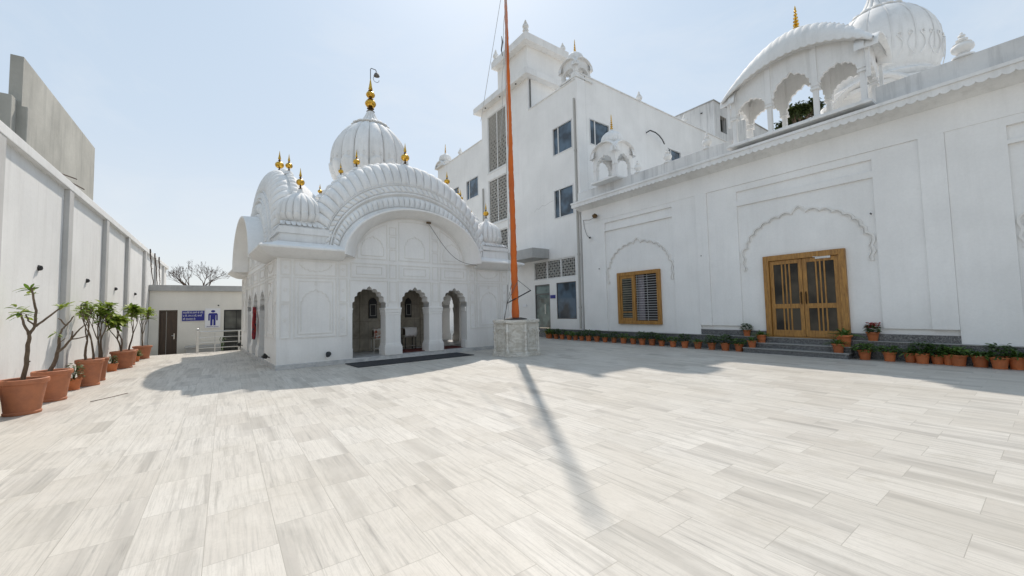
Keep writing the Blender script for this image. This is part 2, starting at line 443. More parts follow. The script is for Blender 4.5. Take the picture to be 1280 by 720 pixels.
def urn(mb, c, h, r):
    prof = [(.95,0),(.95,.06),(.62,.08),(.5,.16),(.62,.22),(.92,.30),(1,.38),(.95,.46),(.72,.52),(.80,.545),(.5,.57),(.36,.62),(.5,.66),(.52,.70),(.3,.75),(.22,.79),(.34,.83),(.3,.87),(.12,.91),(.15,.94),(.01,1)]
    mb.smooth = True
    mb.lathe([(a*r, b*h) for a, b in prof], c, 24, lambda t, z, rr: 1-.05*(1-abs(math.sin(8*t))) if .22*h < z < .5*h else 1)
    mb.smooth = False

def onion(mb, c, r, h, n=16, seg=6, amp=.07, scallop=True, neck=.78):
    """ribbed onion dome body: r belly radius, h height up to cone"""
    prof = []
    K = [(neck,0),(.90,.07),(.975,.18),(1.0,.32),(.985,.45),(.92,.60),(.80,.73),(.64,.84),(.47,.92),(.33,.97),(.25,1.0)]
    M = 44
    for i in range(M+1):
        t = i/M
        for j in range(len(K)-1):
            if K[j][1] <= t <= K[j+1][1]+1e-9:
                u = (t-K[j][1])/(K[j+1][1]-K[j][1])
                p0 = K[max(j-1,0)][0]; p1 = K[j][0]; p2 = K[j+1][0]; p3 = K[min(j+2,len(K)-1)][0]
                v = .5*((2*p1)+(-p0+p2)*u+(2*p0-5*p1+4*p2-p3)*u*u+(-p0+3*p1-3*p2+p3)*u**3)
                break
        prof.append((v*r, t*h))
    def f(t, z, rr):
        q = abs(math.sin(n*t/2))
        a = 1-amp+amp*q**.55
        if scallop:
            zz = .20+.085*q**.5
            s = max(0, min(1, (zz*h - z)/(.012*h)))
            a += .040*s
        return a
    mb.smooth = True; mb.lathe(prof, c, n*seg*2, f); mb.smooth = False
def cone_cap(mb, c, r, h, n=16):
    mb.smooth = True
    prof = [(r*1.12,-.03*h),(r*1.16,.0),(r*1.12,.05*h),(r*.92,.09*h),(r*.70,.22*h),(r*.50,.42*h),(r*.36,.65*h),(r*.25,.88*h),(r*.20,1.0*h),(r*.05,1.02*h)]
    mb.lathe(prof, c, n*8, lambda t, z, rr: 1-.10*(1-abs(math.sin(n*t/2))**.6)); mb.smooth = False
def petals(mb, c, r, h, n, out=.25, sq=None):
    """ring of downturned lotus petals"""
    for k in range(n):
        t = 2*PI*(k+.5)/n; w = 2*PI*r/n*.46
        cx, sx = math.cos(t), math.sin(t); P = []
        for i in range(6):
            s = i/5; rr = r*(1+out*s*s); zz = h*(1-s) ; ww = w*(1-.0*s)*math.sqrt(max(0.02, 1-(s*.97)**4)); row = []
            for j in range(5):
                q = (j-2)/2; d = rr+.10*r*(1-q*q)
                row.append((c[0]+d*cx-q*ww*sx, c[1]+d*sx+q*ww*cx, c[2]+zz))
            P.append(row)
        mb.grid(P, True)

def barrel_eave(mb, fn, ac, a_in, h_in, z0, a_out, h_out, z0o, proj, thick=.05, n=48, back=0.0):
    """curved projecting eave of a vaulted gable.  fn(a,b,z), b = distance out of the wall"""
    P = []
    prof = [(0,0),(.18,.05),(.42,.22),(.66,.50),(.86,.80),(1,1)]      # cavetto from wall to lip
    for q, w in prof:
        P.append([(ac-math.cos(PI*i/n)*(a_in+(a_out-a_in)*w), q*proj, z0+(z0o-z0)*w+math.sin(PI*i/n)*(h_in+(h_out-h_in)*w)) for i in range(n+1)])
    a2, h2 = a_out+thick, h_out+thick
    for q, e in ((1,1),(.96,1.15),(.6,1.35),(.25,1.6),(.10,1.7),(.10,2.5),(.0,2.7),(-back,2.7)):
        P.append([(ac-math.cos(PI*i/n)*(a_out+thick*e), q*proj, z0o+math.sin(PI*i/n)*(h_out+thick*e*1.1)) for i in range(n+1)])
    P = [[fn(*p) for p in r] for r in P]
    mb.grid(P, True)
    for i in (0, n): mb.add([r[i] for r in P], [tuple(range(len(P)))])
def eave_run(mb, pts_wall, pts_lip, z_w, z_lip, th, ztop, closed=False, back=None):
    pass

def branch(mb, p, d, L, r, depth, spread=.6, tips=None, minr=.004, seg=3, up=.15, kids=(2,3), rg=None):
    rg = rg or rnd
    pts = [Vector(p)]; rad = [r]; d = Vector(d).normalized()
    for i in range(seg):
        d = (d+Vector((rg.uniform(-.18,.18), rg.uniform(-.18,.18), rg.uniform(-.08,.18)+up*.3))).normalized()
        pts.append(pts[-1]+d*L/seg); rad.append(r*(1-.32*(i+1)/seg))
    mb.tube(pts, rad, 6 if r > .012 else 4)
    if depth == 1 and tips is not None and rg.random() < .55: tips.append((pts[-1], d))
    if depth <= 0:
        if tips is not None: tips.append((pts[-1], d))
        return
    for k in range(rg.choice(kids)):
        a = rg.uniform(0, 2*PI); s = spread*rg.uniform(.7,1.3)
        x = d.orthogonal().normalized(); y = d.cross(x)
        nd = (d*math.cos(s)+(x*math.cos(a)+y*math.sin(a))*math.sin(s)+Vector((0,0,up))).normalized()
        branch(mb, pts[-1], nd, L*rg.uniform(.62,.85), max(minr, rad[-1]*.78), depth-1, spread, tips, minr, seg, up, kids, rg)
def leaf(mb, p, d, L, w, droop=.3, rg=None):
    rg = rg or rnd
    d = Vector(d).normalized(); side = d.cross(Vector((0,0,1)))
    if side.length < .1: side = Vector((1,0,0))
    side.normalize(); nrm = side.cross(d).normalized()
    rl = rg.uniform(-.5,.5); side = (side*math.cos(rl)+nrm*math.sin(rl))
    C = []
    for s, ww in ((0,.08),(.3,.75),(.6,1),(.85,.6),(1,.02)):
        c = Vector(p)+d*L*s+Vector((0,0,-droop*L*s*s)); C.append([c-side*w*.5*ww, c+Vector((0,0,-.06*w)), c+side*w*.5*ww])
    mb.grid(C, True)
def leaf_cluster(mb, p, d, n, L, w, rg=None):
    rg = rg or rnd
    for i in range(n):
        a = 2*PI*i/n*1.618*2+rg.uniform(-.3,.3); el = rg.uniform(-.25,1.05)
        leaf(mb, Vector(p)+Vector((0,0,rg.uniform(-.25,.05)*L)), (math.cos(a)*math.cos(el), math.sin(a)*math.cos(el), math.sin(el)), L*rg.uniform(.65,1.15), w*rg.uniform(.7,1.1), rg.uniform(.15,.55), rg)

# ================================================================== THE SETTING
mb = MB()
def sheet(mb, x0, x1, y0, y1, z): mb.add([(x0,y0,z),(x1,y0,z),(x1,y1,z),(x0,y1,z)], [(0,1,2,3)])
sheet(mb, -400, 400, -400, 700, -.42)
m_, nt, b = mat('dusty_ground', (.26,.22,.16), .95)
nt.links.new(mixc(nt, noise(nt, mapped(nt,(1,1,1)), .8, 6), (.22,.18,.13), (.32,.28,.21)), b.inputs['Base Color'])
tag(mb.build('ground', m_), kind='structure')
mb = MB()
mb.box(-3.1, 20, -12, 21.25, -.42, 0)
mb.box(1.0, 14.6, 21.25, 36, -.42, -.0)
tag(mb.build('courtyard_floor', M_FLOOR), kind='structure')
mb = MB(); mb.box(-3.1, 1.0, 21.25, 25.4, -.42, -.33)
tag(mb.build('lower_floor', M_SLAB), kind='structure')

# ================================================================== THE SHRINE
SM = Matrix.Translation((1.133, 12.581, 0)) @ Matrix.Rotation(R(3.9), 4, 'Z')
W = 8.2; CC = W/2
shrine = thing('domed_shrine', (1.133,12.581,0), 'small white square shrine with ribbed central dome, vaulted gables and three scalloped arches in front', 'shrine', R(3.9))
def side(k):
    """frame of side k (0 front, 1 right, 2 back, 3 left): local a along wall, b outwards, z up"""
    Mk = SM @ Matrix.Translation((CC,CC,0)) @ Matrix.Rotation(k*PI/2, 4, 'Z') @ Matrix.Translation((-CC,-CC,0))
    return Mk
def fn_front(a, b, z): return (a, -b, z)       # b outwards = -v
ARC = [CC-1.555, CC, CC+1.555]; HW = .525; TH = .42
prof = cusped(HW*2, 1.66, 2.34, 4, .30)
for k in range(4):
    Mk = side(k)
    mb = MB(Mk)
    x0, x1 = (0, W) if k % 2 == 0 else (TH, W-TH)
    edges = [x0] + [e for c in ARC for e in (c-HW, c+HW)] + [x1]
    for i in range(0, len(edges), 2):
        mb.box(edges[i], edges[i+1], 0, TH, .13, 2.50)
    for c in ARC: spandrel(mb, fn_front, c, prof, 2.50, 0, -TH)
    mb.box(x0, x1, 0, TH, 2.50, 3.50)
    # tympanum under the curved gable
    n = 40; poly = [(CC-2.06*math.cos(PI*i/n), 3.50+max(0,(1.24*math.sin(PI*i/n)))) for i in range(n+1)]
    mb.prism(poly, fn_front, 0, -.30)
    wall = mb.build('wall', M_SHR, shrine)
    # pier mouldings
    piers = [(ARC[0]+HW, ARC[1]-HW), (ARC[1]+HW, ARC[2]-HW)]
    for a, b_ in piers:
        for nm, Q in (('pier_capital', ((1.42,1.50,.012),(1.50,1.60,.022),(1.60,1.66,.034))), ('pier_base', ((.13,.40,.045),(.40,.45,.03),(.45,.50,.014)))):
            mb = MB(Mk)
            for (z0, z1, e) in Q: mb.box(a-e, b_+e, -e, TH+e, z0, z1)
            mb.build(nm, M_SHR, shrine, bevel=.008)
    for a, sgn in ((ARC[0]-HW, 1), (ARC[2]+HW, -1)):
        for nm, Q in (('jamb_capital', ((1.50,1.60,.03),(1.60,1.66,.045))), ('jamb_base', ((.13,.42,.04),))):
            mb = MB(Mk)
            for (z0, z1, e) in Q: mb.box(a-sgn*.03, a+sgn*e, .06, TH-.05, z0, z1)
            mb.build(nm, M_SHR, shrine, bevel=.008)
    # relief
    mb = MB(Mk); D0, D1 = -.004, .017
    fr = lambda a0,a1,z0,z1,w=.035: mb.rect_line(a0,a1,z0,z1,w,fn_front,D0,D1)
    for f in (lambda x: x, lambda x: W-x):
        def F(a0,a1,z0,z1,w=.035):
            p, q = sorted((f(a0), f(a1))); fr(p,q,z0,z1,w)
        F(.09,.33,2.63,3.03); F(.43,1.55,2.63,3.03); F(1.64,1.86,2.63,3.0)
        F(.09,.33,1.86,2.55); F(.09,.33,.85,1.80); F(.43,1.55,.85,2.55); F(1.64,1.86,1.86,2.55); F(1.64,1.86,.85,1.80)
        F(.53,1.45,.95,2.45,.022)
        ca = f(.99)
        pr_ = [(ca+x, z) for x, z in cusped(.78, 1.75, 2.22, 4, .3, 4)]
        mb.ribbon([(ca-.39,1.02)]+pr_+[(ca+.39,1.02)], .022, fn_front, D0, D1)
        pr_ = [(ca+x, 2.96-(z-2.70)*.85) for x, z in cusped(.86, 2.70, 2.97, 4, .3, 4)]
        mb.ribbon(pr_, .02, fn_front, D0, D1)
        # rosettes
        for (ra, rz_) in ((.21,2.83),(.21,2.2),(.21,1.35),(1.75,2.83),(1.75,2.2),(1.75,1.35),(.99,2.38)):
            mb.prism([(f(ra)+.05*math.cos(t*PI/6)*(1-.25*(t%2)), rz_+.06*math.sin(t*PI/6)*(1-.25*(t%2))) for t in range(12)], fn_front, D0, .014)
    for c in ARC:
        fr(c-.56,c+.56,2.62,3.06); fr(c-.40,c+.40,2.72,2.96,.02)
        mb.ribbon([(c-.60,1.7),(c-.60,2.52),(c+.60,2.52),(c+.60,1.7)], .03, fn_front, D0, D1)
    for c in (CC-.778, CC+.778):
        fr(c-.11,c+.11,2.62,3.06,.025)
        fr(c-.11,c+.11,1.85,2.50,.02)
        arc = lambda x: 3.24+1.42*math.sqrt(max(0,1-((x-CC)/2.0)**2))
        for (za, zb) in ((3.20,3.55),(3.62,3.98),(4.05,4.30)): fr(c-.11,c+.11,za,zb,.022)
    for (a0, a1) in ((CC-1.92,CC-.98),(CC-.57,CC+.57),(CC+.98,CC+1.92)):
        m2 = 10; top = [(a0+(a1-a0)*i/m2, arc(a0+(a1-a0)*i/m2)-.10) for i in range(m2+1)]
        mb.ribbon([(a0,3.22),(a1,3.22)]+top[::-1], .03, fn_front, D0, D1, True)
        cm = (a0+a1)/2
        hh = min(arc(a0), arc(a1), arc(cm))
        mb.ribbon([(cm-.36,3.32)]+[(cm+x, z) for x, z in cusped(.72, 3.62 if hh > 3.9 else 3.5, (3.62 if hh > 3.9 else 3.5)+.45, 4, .3, 4)]+[(cm+.36,3.32),(cm-.36,3.32)], .02, fn_front, D0, D1)
    mb.ribbon([(CC-2.0*math.cos(PI*i/40), 3.22+1.46*math.sin(PI*i/40)) for i in range(41)], .05, fn_front, D0, .035)
    mb.build('carved_relief', M_LINE, shrine)
    # straight eaves either side of the gable
    for s in (0, 1):
        mb = MB(Mk)
        def fe(a, b, z, s=s): return (a if s == 0 else W-a, -b, z)
        P = []
        for q, w in ((0,0),(.18,.04),(.42,.18),(.66,.46),(.86,.78),(1,1)):
            P.append([fe(-q*.49 , q*.49, 3.08+.23*w), fe(CC-2.38+.40*(1-q)*0, q*.49, 3.08+.23*w)])
        for q, z in ((1,3.36),(.9,3.39),(.4,3.46),(0,3.56)):
            P.append([fe(-q*.49, q*.49, z), fe(CC-2.38, q*.49, z)])
        mb.grid(P, True)
        mb.add([r[1] for r in P], [tuple(range(len(P)))])
        mb.build('eave', M_SHR, shrine)
    mb = MB(Mk)
    barrel_eave(mb, fn_front, CC, 2.0, 1.47, 3.20, 2.40, 1.62, 3.24, .50, .045)
    mb.build('gable_eave', M_SHR, shrine)
    # bands behind eave
    x0, x1 = (.06, W-.06) if k % 2 == 0 else (.40, W-.40)
    for s in (0, 1):
        mb = MB(Mk); g = (lambda x: x) if s == 0 else (lambda x: W-x)
        a, b_ = sorted((g(x0), g(CC-2.35)))
        mb.box(a, b_, .06, .40, 3.50, 3.80)
        a, b_ = sorted((g(x0-.06 if k % 2 == 0 else x0), g(CC-2.40))); mb.box(a, b_, .0, .42, 3.80, 3.88)
        a, b_ = sorted((g(x0), g(CC-2.5))); mb.box(a, b_, .04, .42, 3.88, 3.97)
        mb.build('ledge', M_DOME, shrine, bevel=.01)
    # ribbed vault
    mb = MB(Mk); nf = 460; P = []
    st = []
    for i in range(73):
        s = i/72
        v = -.02+.64*(1-math.cos(s*PI/2))**1.0; g = math.sin(s*PI/2)
        st.append((v, 2.45+(3.28-2.45)*g, 1.70+(3.22-1.70)*g, 3.25+.21*g, s))
    for (v, a, h, z0, s) in st:
        row = []
        for j in range(nf+1):
            t = PI*j/nf
            if s < .03: D = .05
            elif s < .045: D = .0
            elif s < .17: D = .095*(abs(math.sin(t*42))**.4)*(max(0,math.sin((s-.045)/.125*PI))**.5)
            elif s < .195: D = -.01
            elif s < .225: D = .055
            elif s < .24: D = .0
            elif s < .32: D = .055*abs(math.sin(t*42+s*26))**.7
            elif s < .345: D = .0
            elif s < .36: D = .045
            elif s < .94: D = .11*(abs(math.sin(t*33))**.4)*max(0,math.sin(((s-.36)/.58)**.75*PI))**.55-.0
            else: D = .0
            dl = (h-1.70)/.98+.01; ga = s*PI/2; nv, nr = 1.45*math.cos(ga), .64*math.sin(ga); L_ = math.hypot(nv, nr)
            row.append(fn_front(CC-(a+D*nr/L_)*math.cos(t), -v+D*nv/L_, z0+(h+D*nr/L_)*math.sin(t)))
        P.append(row)
    # ridge bead
    for (dv, dr, rib) in ((.61,.0,0),(.60,.05,1),(.635,.09,1),(.70,.10,1),(.765,.09,1),(.80,.05,1),(.79,.0,0)):
        P.append([fn_front(CC-(3.28+dr*((.35+.65*abs(math.sin(t*44))**.6) if rib else 1))*math.cos(t), -dv, 3.46+(3.22+dr*((.35+.65*abs(math.sin(t*44))**.6) if rib else 1))*math.sin(t)) for t in [PI*j/nf for j in range(nf+1)]])
    for (v, a, h) in ((.9,3.22,3.14),(1.3,3.05,2.85),(1.8,2.75,2.40),(2.3,2.3,1.8)):
        P.append([fn_front(CC-a*math.cos(PI*j/nf), -v, 3.46+h*math.sin(PI*j/nf)) for j in range(nf+1)])
    mb.grid(P, True)
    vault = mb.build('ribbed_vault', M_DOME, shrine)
    # pendant leaves at the feet of the ridge + rosettes under ridge
    for off, hh, sc in ((0,.80,1.0),(1.72,.60,1.0),(-1.72,.60,1.0),(2.22,.42,.9),(-2.22,.42,.9),(2.84,.36,.9),(-2.84,.36,.9)):
        if k and abs(off) > 2: continue
        zz = 3.46+3.24*math.sqrt(1-(off/3.30)**2)
        mb = MB(Mk); mb.smooth = True
        mb.m = 2; mb.lathe([(.14,-.06),(.11,.02),(.06,.06),(.03,.07)], (CC+off, .70, zz+.05), 16)
        finial(mb, (CC+off, .70, zz+.10), hh, .95)
        mb.build('finial', [M_GOLD, M_BRONZE, M_DOME], vault)
# plinth
mb = MB(SM)
mb.box(-.03, W+.03, -.03, W+.03, -.02, .13)
mb.build('plinth', M_MARBW, shrine, bevel=.01)
mb = MB(SM); mb.box(.01, W-.01, .01, W-.01, 3.46, 3.51); mb.build('roof_slab', M_DOME, shrine)
mb = MB(SM)
I0, I1 = 1.95, 6.15
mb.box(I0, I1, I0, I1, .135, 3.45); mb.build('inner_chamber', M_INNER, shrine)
for a in (2.36, 2.95, 5.3, 5.9):
    mb = MB(SM); mb.box(a-.05, a+.05, I0-.05, I0-.005, .135, 3.4)
    mb.build('inner_pilaster', M_INNER, shrine)
for (a, w) in ((3.37,.145),(4.75,.125)):
    mb = MB(SM)
    pl = cusped(w*2, 1.86, 2.06, 3, .25, 3)
    mb.prism([(a-w,1.30)]+[(a+x, z) for x, z in pl]+[(a+w,1.30)], lambda p,q,z: (p, I0-q, z), .003, .05)
    p1 = mb.build('wall_plaque', M_BLACK, shrine)
    mb = MB(SM); mb.rect_line(a-w*.7, a+w*.7, 1.40, 1.80, .02, lambda p,q,z: (p, I0-q, z), .052, .058)
    mb.build('plaque_border', M_PIPE, p1)
# corner domes
for (a, b_) in ((.70,.66),(W-.60,.62),(.66,W-.66),(W-.66,W-.66)):
    mb = MB(SM)
    mb.box(a-.62, a+.62, b_-.62, b_+.62, 3.505, 3.86); mb.box(a-.66, a+.66, b_-.66, b_+.66, 3.86, 3.99); mb.box(a-.58,a+.58,b_-.58,b_+.58,3.99,4.04)
    for s in range(4):
        Mq = SM @ Matrix.Translation((a,b_,0)) @ Matrix.Rotation(s*PI/2,4,'Z')
        mb.M = Mq
        for i in range(9):
            c = -.56+i*.14
            mb.grid([[(c+q*.062*math.sqrt(max(.02,1-(t*.96)**4)), -.50-.13*t-.03*(1-q*q), 4.16-.12*t) for q in (-1,-.5,0,.5,1)] for t in (0,.3,.6,.85,1)], True)
    mb.M = SM
    mb.box(a-.50, a+.50, b_-.50, b_+.50, 4.04, 4.17)
    base = mb.build('corner_dome_pedestal', M_DOME, shrine, bevel=.008)
    mb = MB(SM); c = (a, b_, 4.17)
    mb.smooth = True; mb.lathe([(.50,0),(.50,.03),(.47,.05)], c, 48); mb.smooth = False
    onion(mb, (a,b_,4.21), .63, .92, 18, 5, .10)
    cone_cap(mb, (a,b_,5.07), .20, .24, 14)
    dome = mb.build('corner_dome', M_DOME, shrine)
    mb = MB(SM); finial(mb, (a,b_,5.28), .66, .9); mb.build('finial', [M_GOLD, M_BRONZE], dome)
# central dome
mb = MB(SM); cz = (CC, CC, 0)
mb.smooth = True
mb.lathe([(1.9,3.5),(1.9,5.9),(1.98,6.0),(1.98,6.12),(1.70,6.2),(1.35,6.3),(1.30,6.9)], cz, 64); mb.smooth = False
petals(mb, (CC,CC,6.62), 1.30, .28, 24, .18)
mb.build('dome_drum', M_DOME, shrine)
mb = MB(SM)
onion(mb, (CC,CC,6.85), 1.58, 2.76, 16, 8, .10, True, .80)
# leafy tracery at the dome foot
for k in range(16):
    t0 = 2*PI*(k+.5)/16
    def onS(u, z):
        tt = t0+u/1.5; rr = 1.575-.10*((z-7.9)/1.0)**2
        return Vector((CC+rr*math.cos(tt), CC+rr*math.sin(tt), z))
    for s in (-1,1):
        mb.tube([onS(s*(.20-.15*abs(math.sin(i*.5))), 7.15+i*.10) for i in range(7)]+[onS(s*(.13+.06*math.cos(i)), 7.78+.06*math.sin(i)) for i in (1,2,3,4,5)], .011, 4)
main = mb.build('central_dome', M_DOME, shrine)
mb = MB(SM); cone_cap(mb, (CC,CC,9.46), .68, .70, 16); mb.build('dome_cap', M_DOME, main)
mb = MB(SM); mb.smooth = True
c = (CC,CC,10.12)
mb.m = 1; mb.lathe([(.14,0),(.17,.03),(.09,.07),(.08,.13),(.15,.16),(.06,.19),(.06,.24)], c, 20)
mb.m = 0; mb.lathe([(.06,.22),(.17,.26),(.225,.34),(.23,.40),(.19,.48),(.08,.53)], c, 24)
mb.m = 1; mb.lathe([(.07,.53),(.13,.56),(.06,.60),(.06,.64)], c, 20)
mb.m = 0; mb.lathe([(.06,.64),(.14,.68),(.185,.75),(.185,.80),(.14,.88),(.06,.92)], c, 24)
mb.m = 1; mb.lathe([(.05,.92),(.10,.95),(.05,.99)], c, 20)
mb.m = 0; mb.lathe([(.05,.98),(.09,1.03),(.065,1.15),(.03,1.38),(.004,1.55)], c, 20)
mb.smooth = False
fo = mb.build('finial', [M_GOLD, M_BRONZE], main)
mb = MB(SM)
mb.tube([(CC,CC,11.3),(CC,CC,12.05),(CC+.03,CC,12.10),(CC+.22,CC,12.10),(CC+.25,CC,12.06),(CC+.25,CC,11.98)], .017, 6)
mb.lathe([(.03,.10),(.09,.06),(.13,-.05),(.03,-.09)], (CC+.27,CC,11.88), 12)
mb.tube([(CC+.25+.13*math.cos(t*PI/8), CC, 11.68+.13*math.sin(t*PI/8)) for t in range(3,17)], .01, 5)
mb.build('lamp_bracket', M_WIRE, main)

# things at the shrine
def S3(u, v, z): return SM @ Vector((u, v, z))
mb = MB(SM)
mb.box(1.76, 5.62, -1.28, -.16, .004, .022)
tag(mb.build('door_mat', M_MAT, bevel=.006), 'long dark charcoal mat lying on the marble floor before the three shrine arches', 'mat')
mb = MB(SM); mb.box(3.55, 6.3, .25, 1.3, .135, .147)
tag(mb.build('red_rug', M_RUG, bevel=.004), 'dark red rug on the floor inside the middle shrine arch', 'rug')
def prayer_stand(u, v, w, d, hh, label, cloth):
    p = S3(u, v, .135)
    t = thing('reading_stand', p, label, 'stand', R(3.9))
    Mq = SM @ Matrix.Translation((u,v,.135))
    for sx in (-1,1):
        for sy in (-1,1):
            mb = MB(Mq); mb.tube([(sx*w*.45, sy*d*.4, 0),(sx*w*.45, sy*d*.4, hh*.62)], .018, 6); mb.build('leg', M_STEEL if cloth is M_CLOTH2 else M_BLACK, t)
    mb = MB(Mq); mb.box(-w*.5, w*.5, -d*.45, d*.45, hh*.55, hh*.64); mb.box(-w*.48, w*.48, -d*.4, d*.4, .10, .13); mb.build('shelf', M_STEEL, t, bevel=.005)
    mb = MB(Mq); P = []
    for i in range(9):
        a = i/8; row = []
        for j in range(13):
            q = j/12*2-1
            y = -d*.52+(a-.5)*.02 + .015*math.sin(j*1.7)
            row.append((q*w*.52, y+(.0 if a > .25 else 0)-.05*math.sin(a*PI), hh*(.62+.38*a)-.03*abs(math.sin(j*.8))*(1-a)))
        P.append(row)
    for i in range(1,5): P.append([(x, y+i*d*.25, z+.015*math.sin(i+x*9)) for x, y, z in P[8]])
    mb.grid(P, True); o = mb.build('cover_cloth', cloth, t)
    so = o.modifiers.new('thick','SOLIDIFY'); so.thickness = .012
    mb = MB(Mq); mb.box(-w*.4, w*.4, -d*.38, d*.38, hh*.66, hh*.93); mb.build('book_box', M_WOODD, t, bevel=.01)
    return t
prayer_stand(3.33, 1.40, .36, .34, .80, 'reading stand with pale patterned cloth inside the shrine arch farthest from the flagpole', M_CLOTH2)
prayer_stand(4.52, 1.40, .46, .36, .80, 'reading stand with white rounded cover inside the middle shrine arch', paint('white_cover',(.75,.72,.70),.1))

def floodlight(M, label):
    t = thing('flood_light', M.to_translation(), label, 'light', 0, 'black floor-level flood lights on the shrine plinth')
    t.matrix_basis = M.copy()
    mb = MB(M); mb.tube([(0,0,.0),(0,-.05,.02),(0,-.09,.03)], .018, 6); mb.build('bracket', M_BLACK, t)
    mb = MB(M); mb.tube([(0,-.06,.0),(0,-.10,.03),(0,-.17,.08)], [.04,.062,.075], 14); mb.build('lamp_head', M_BLACK, t)
floodlight(SM @ Matrix.Translation((1.30,0,.27)), 'small black flood light on shrine front wall beyond the end of the mat')
floodlight(SM @ Matrix.Translation((7.55,0,.27)), 'small black flood light on shrine front wall near the marble pedestal')
floodlight(SM @ Matrix.Translation((0,1.0,.27)) @ Matrix.Rotation(-PI/2,4,'Z'), 'small black flood light on shrine side wall beside the near corner')
floodlight(SM @ Matrix.Translation((0,7.75,.25)) @ Matrix.Rotation(-PI/2,4,'Z'), 'small black flood light at far end of the shrine side wall')

mb = MB(SM)
P = []
for i in range(15):
    s = i/14; w = .05+.22*min(1,s*2.2)*(1-.55*max(0,s-.6)/.4)
    P.append([(-.10-.05*math.sin(j*1.3+s*3)-.02*s, 3.38+ (j/8-.5)*w*1.7, 1.78-s*1.05+.05*math.sin(j*2.1)*s) for j in range(9)])
mb.grid(P, True)
o = mb.build('hanging_cloth', M_CLOTH); o.modifiers.new('t','SOLIDIFY').thickness = .01
tag(o, 'red and dark patterned cloth hanging on a pillar of the shrine side wall', 'cloth')
# cable on the gable
t = thing('light_cable', S3(4.58,0,4.60), 'thin grey cable drooping across the shrine gable from a small bracket', 'cable', R(3.9))
mb = MB(SM); mb.tube([(4.58,-.02,4.60),(4.58,-.12,4.60)], .02, 6); mb.box(4.50,4.66,-.14,-.09,4.57,4.62); mb.build('bracket', M_BRONZE, t)
mb = MB(SM); mb.tube([(4.58+(6.35-4.58)*s, -.10-.35*s, 4.58-1.42*s-.55*max(0,math.sin(PI*s))**1.1*(.75)) for s in [i/20 for i in range(21)]], .009, 5); mb.build('cable', M_WIRE, t)
# meter pipe on right corner of shrine front
# ================================================================== FLAGPOLE + PEDESTAL
PC = Vector((8.03, 10.91, 0)); nd = Vector((-.592,-.805,0)).normalized(); ang = math.atan2(nd.y, nd.x)
ped = thing('marble_pedestal', PC, 'octagonal carved marble pedestal standing under the flagpole', 'pedestal', ang)
PM = Matrix.Translation(PC) @ Matrix.Rotation(ang, 4, 'Z')
def octo(mb, ap, z0, z1):
    r = ap/math.cos(PI/8); mb.add([(r*math.cos(PI/8+k*PI/4), r*math.sin(PI/8+k*PI/4), z) for z in (z0,z1) for k in range(8)],
        [tuple(range(8))[::-1], tuple(range(8,16))]+[(k,(k+1)%8,8+(k+1)%8,8+k) for k in range(8)])
mb = MB(PM)
octo(mb,.80,.0,.08); octo(mb,.76,.08,.13); octo(mb,.715,.13,1.04); octo(mb,.74,1.04,1.08); octo(mb,.775,1.08,1.17)
mb.build('body', M_MARB, ped, bevel=.01)
for k in range(8):
    Mk = PM @ Matrix.Rotation(k*PI/4,4,'Z'); mb = MB(Mk)
    f = lambda a,b,z: (.715+b, a, z); hw = .715*math.tan(PI/8)
    mb.ribbon([(-.20,.22)]+[(x,z) for x,z in cusped(.36,.70,.92,3,.3,4)]+[(.18,.22),(-.20,.22)], .03, f, 0, .03)
    mb.rect_line(-.22,.22,.20,1.0,.022,f,0,.02)
    mb.box(.715,.735,-.15,.15,.30,.33); mb.box(.715,.735,-.15,.15,.42,.44); mb.box(.715,.74,-.19,.19,.66,.69)
    mb.build('carved_panel', M_MARB, ped)
    mb = MB(Mk); x, y = .735, hw+.0
    mb.smooth = True
    mb.lathe([(.07,.08),(.075,.16),(.05,.2),(.045,.5),(.06,.55),(.05,.6),(.045,.72),(.06,.76),(.07,.8),(.045,.84),(.05,1.04)], (x-.03, y, 0), 12)
    mb.smooth = False; mb.build('corner_colonnette', M_MARB, ped)
pole = thing('flagpole', (PC.x-.05, PC.y-.05, 1.17), 'tall flagpole wrapped in saffron orange cloth rising from the marble pedestal', 'flagpole')
px, py = PC.x-.05, PC.y-.05
mb = MB(); pts = []; rr = []
for i in range(141):
    s = i/140; pts.append((px-.15*s, py, 1.17+12.9*s)); rr.append((.122-.082*s)*(1+.05*math.sin(i*1.9+math.sin(i*.7)*2)+.05*math.sin(i*.77)+.03*math.sin(i*4.3)))
mb.tube(pts, rr, 14); mb.build('wrapped_pole', M_SAFF, pole)
mb = MB(); mb.smooth = True; mb.lathe([(.02,0),(.05,.03),(.055,.07),(.02,.12),(.012,.5)], (px-.15,py,14.06), 12); mb.build('pole_top', M_STEEL, pole)
mb = MB(); mb.lathe([(.38,1.172),(.38,1.20),(.2,1.24)], (px,py,0), 20); mb.build('base_plate', M_BLACK, pole)
mb = MB(); mb.tube([(px-.42,py-.1,1.72),(px+.60,py-.1,2.16)], .022, 6); mb.build('cross_bar', M_BLACK, pole)
for a, b_ in (((px-.42,py-.1,1.72),(px-.02,py-.16,2.42)),((px+.60,py-.1,2.16),(px+.0,py-.16,2.5)),((px-.42,py-.1,1.72),(px-.46,py,1.17)),((px-.38,py-.05,1.75),(px-.30,py,2.35)),((px-.5,py-.02,1.18),(px-.2,py-.1,2.4))):
    mb = MB(); mb.tube([a, b_], .010, 5); mb.build('guy_rope', M_WIRE, pole)
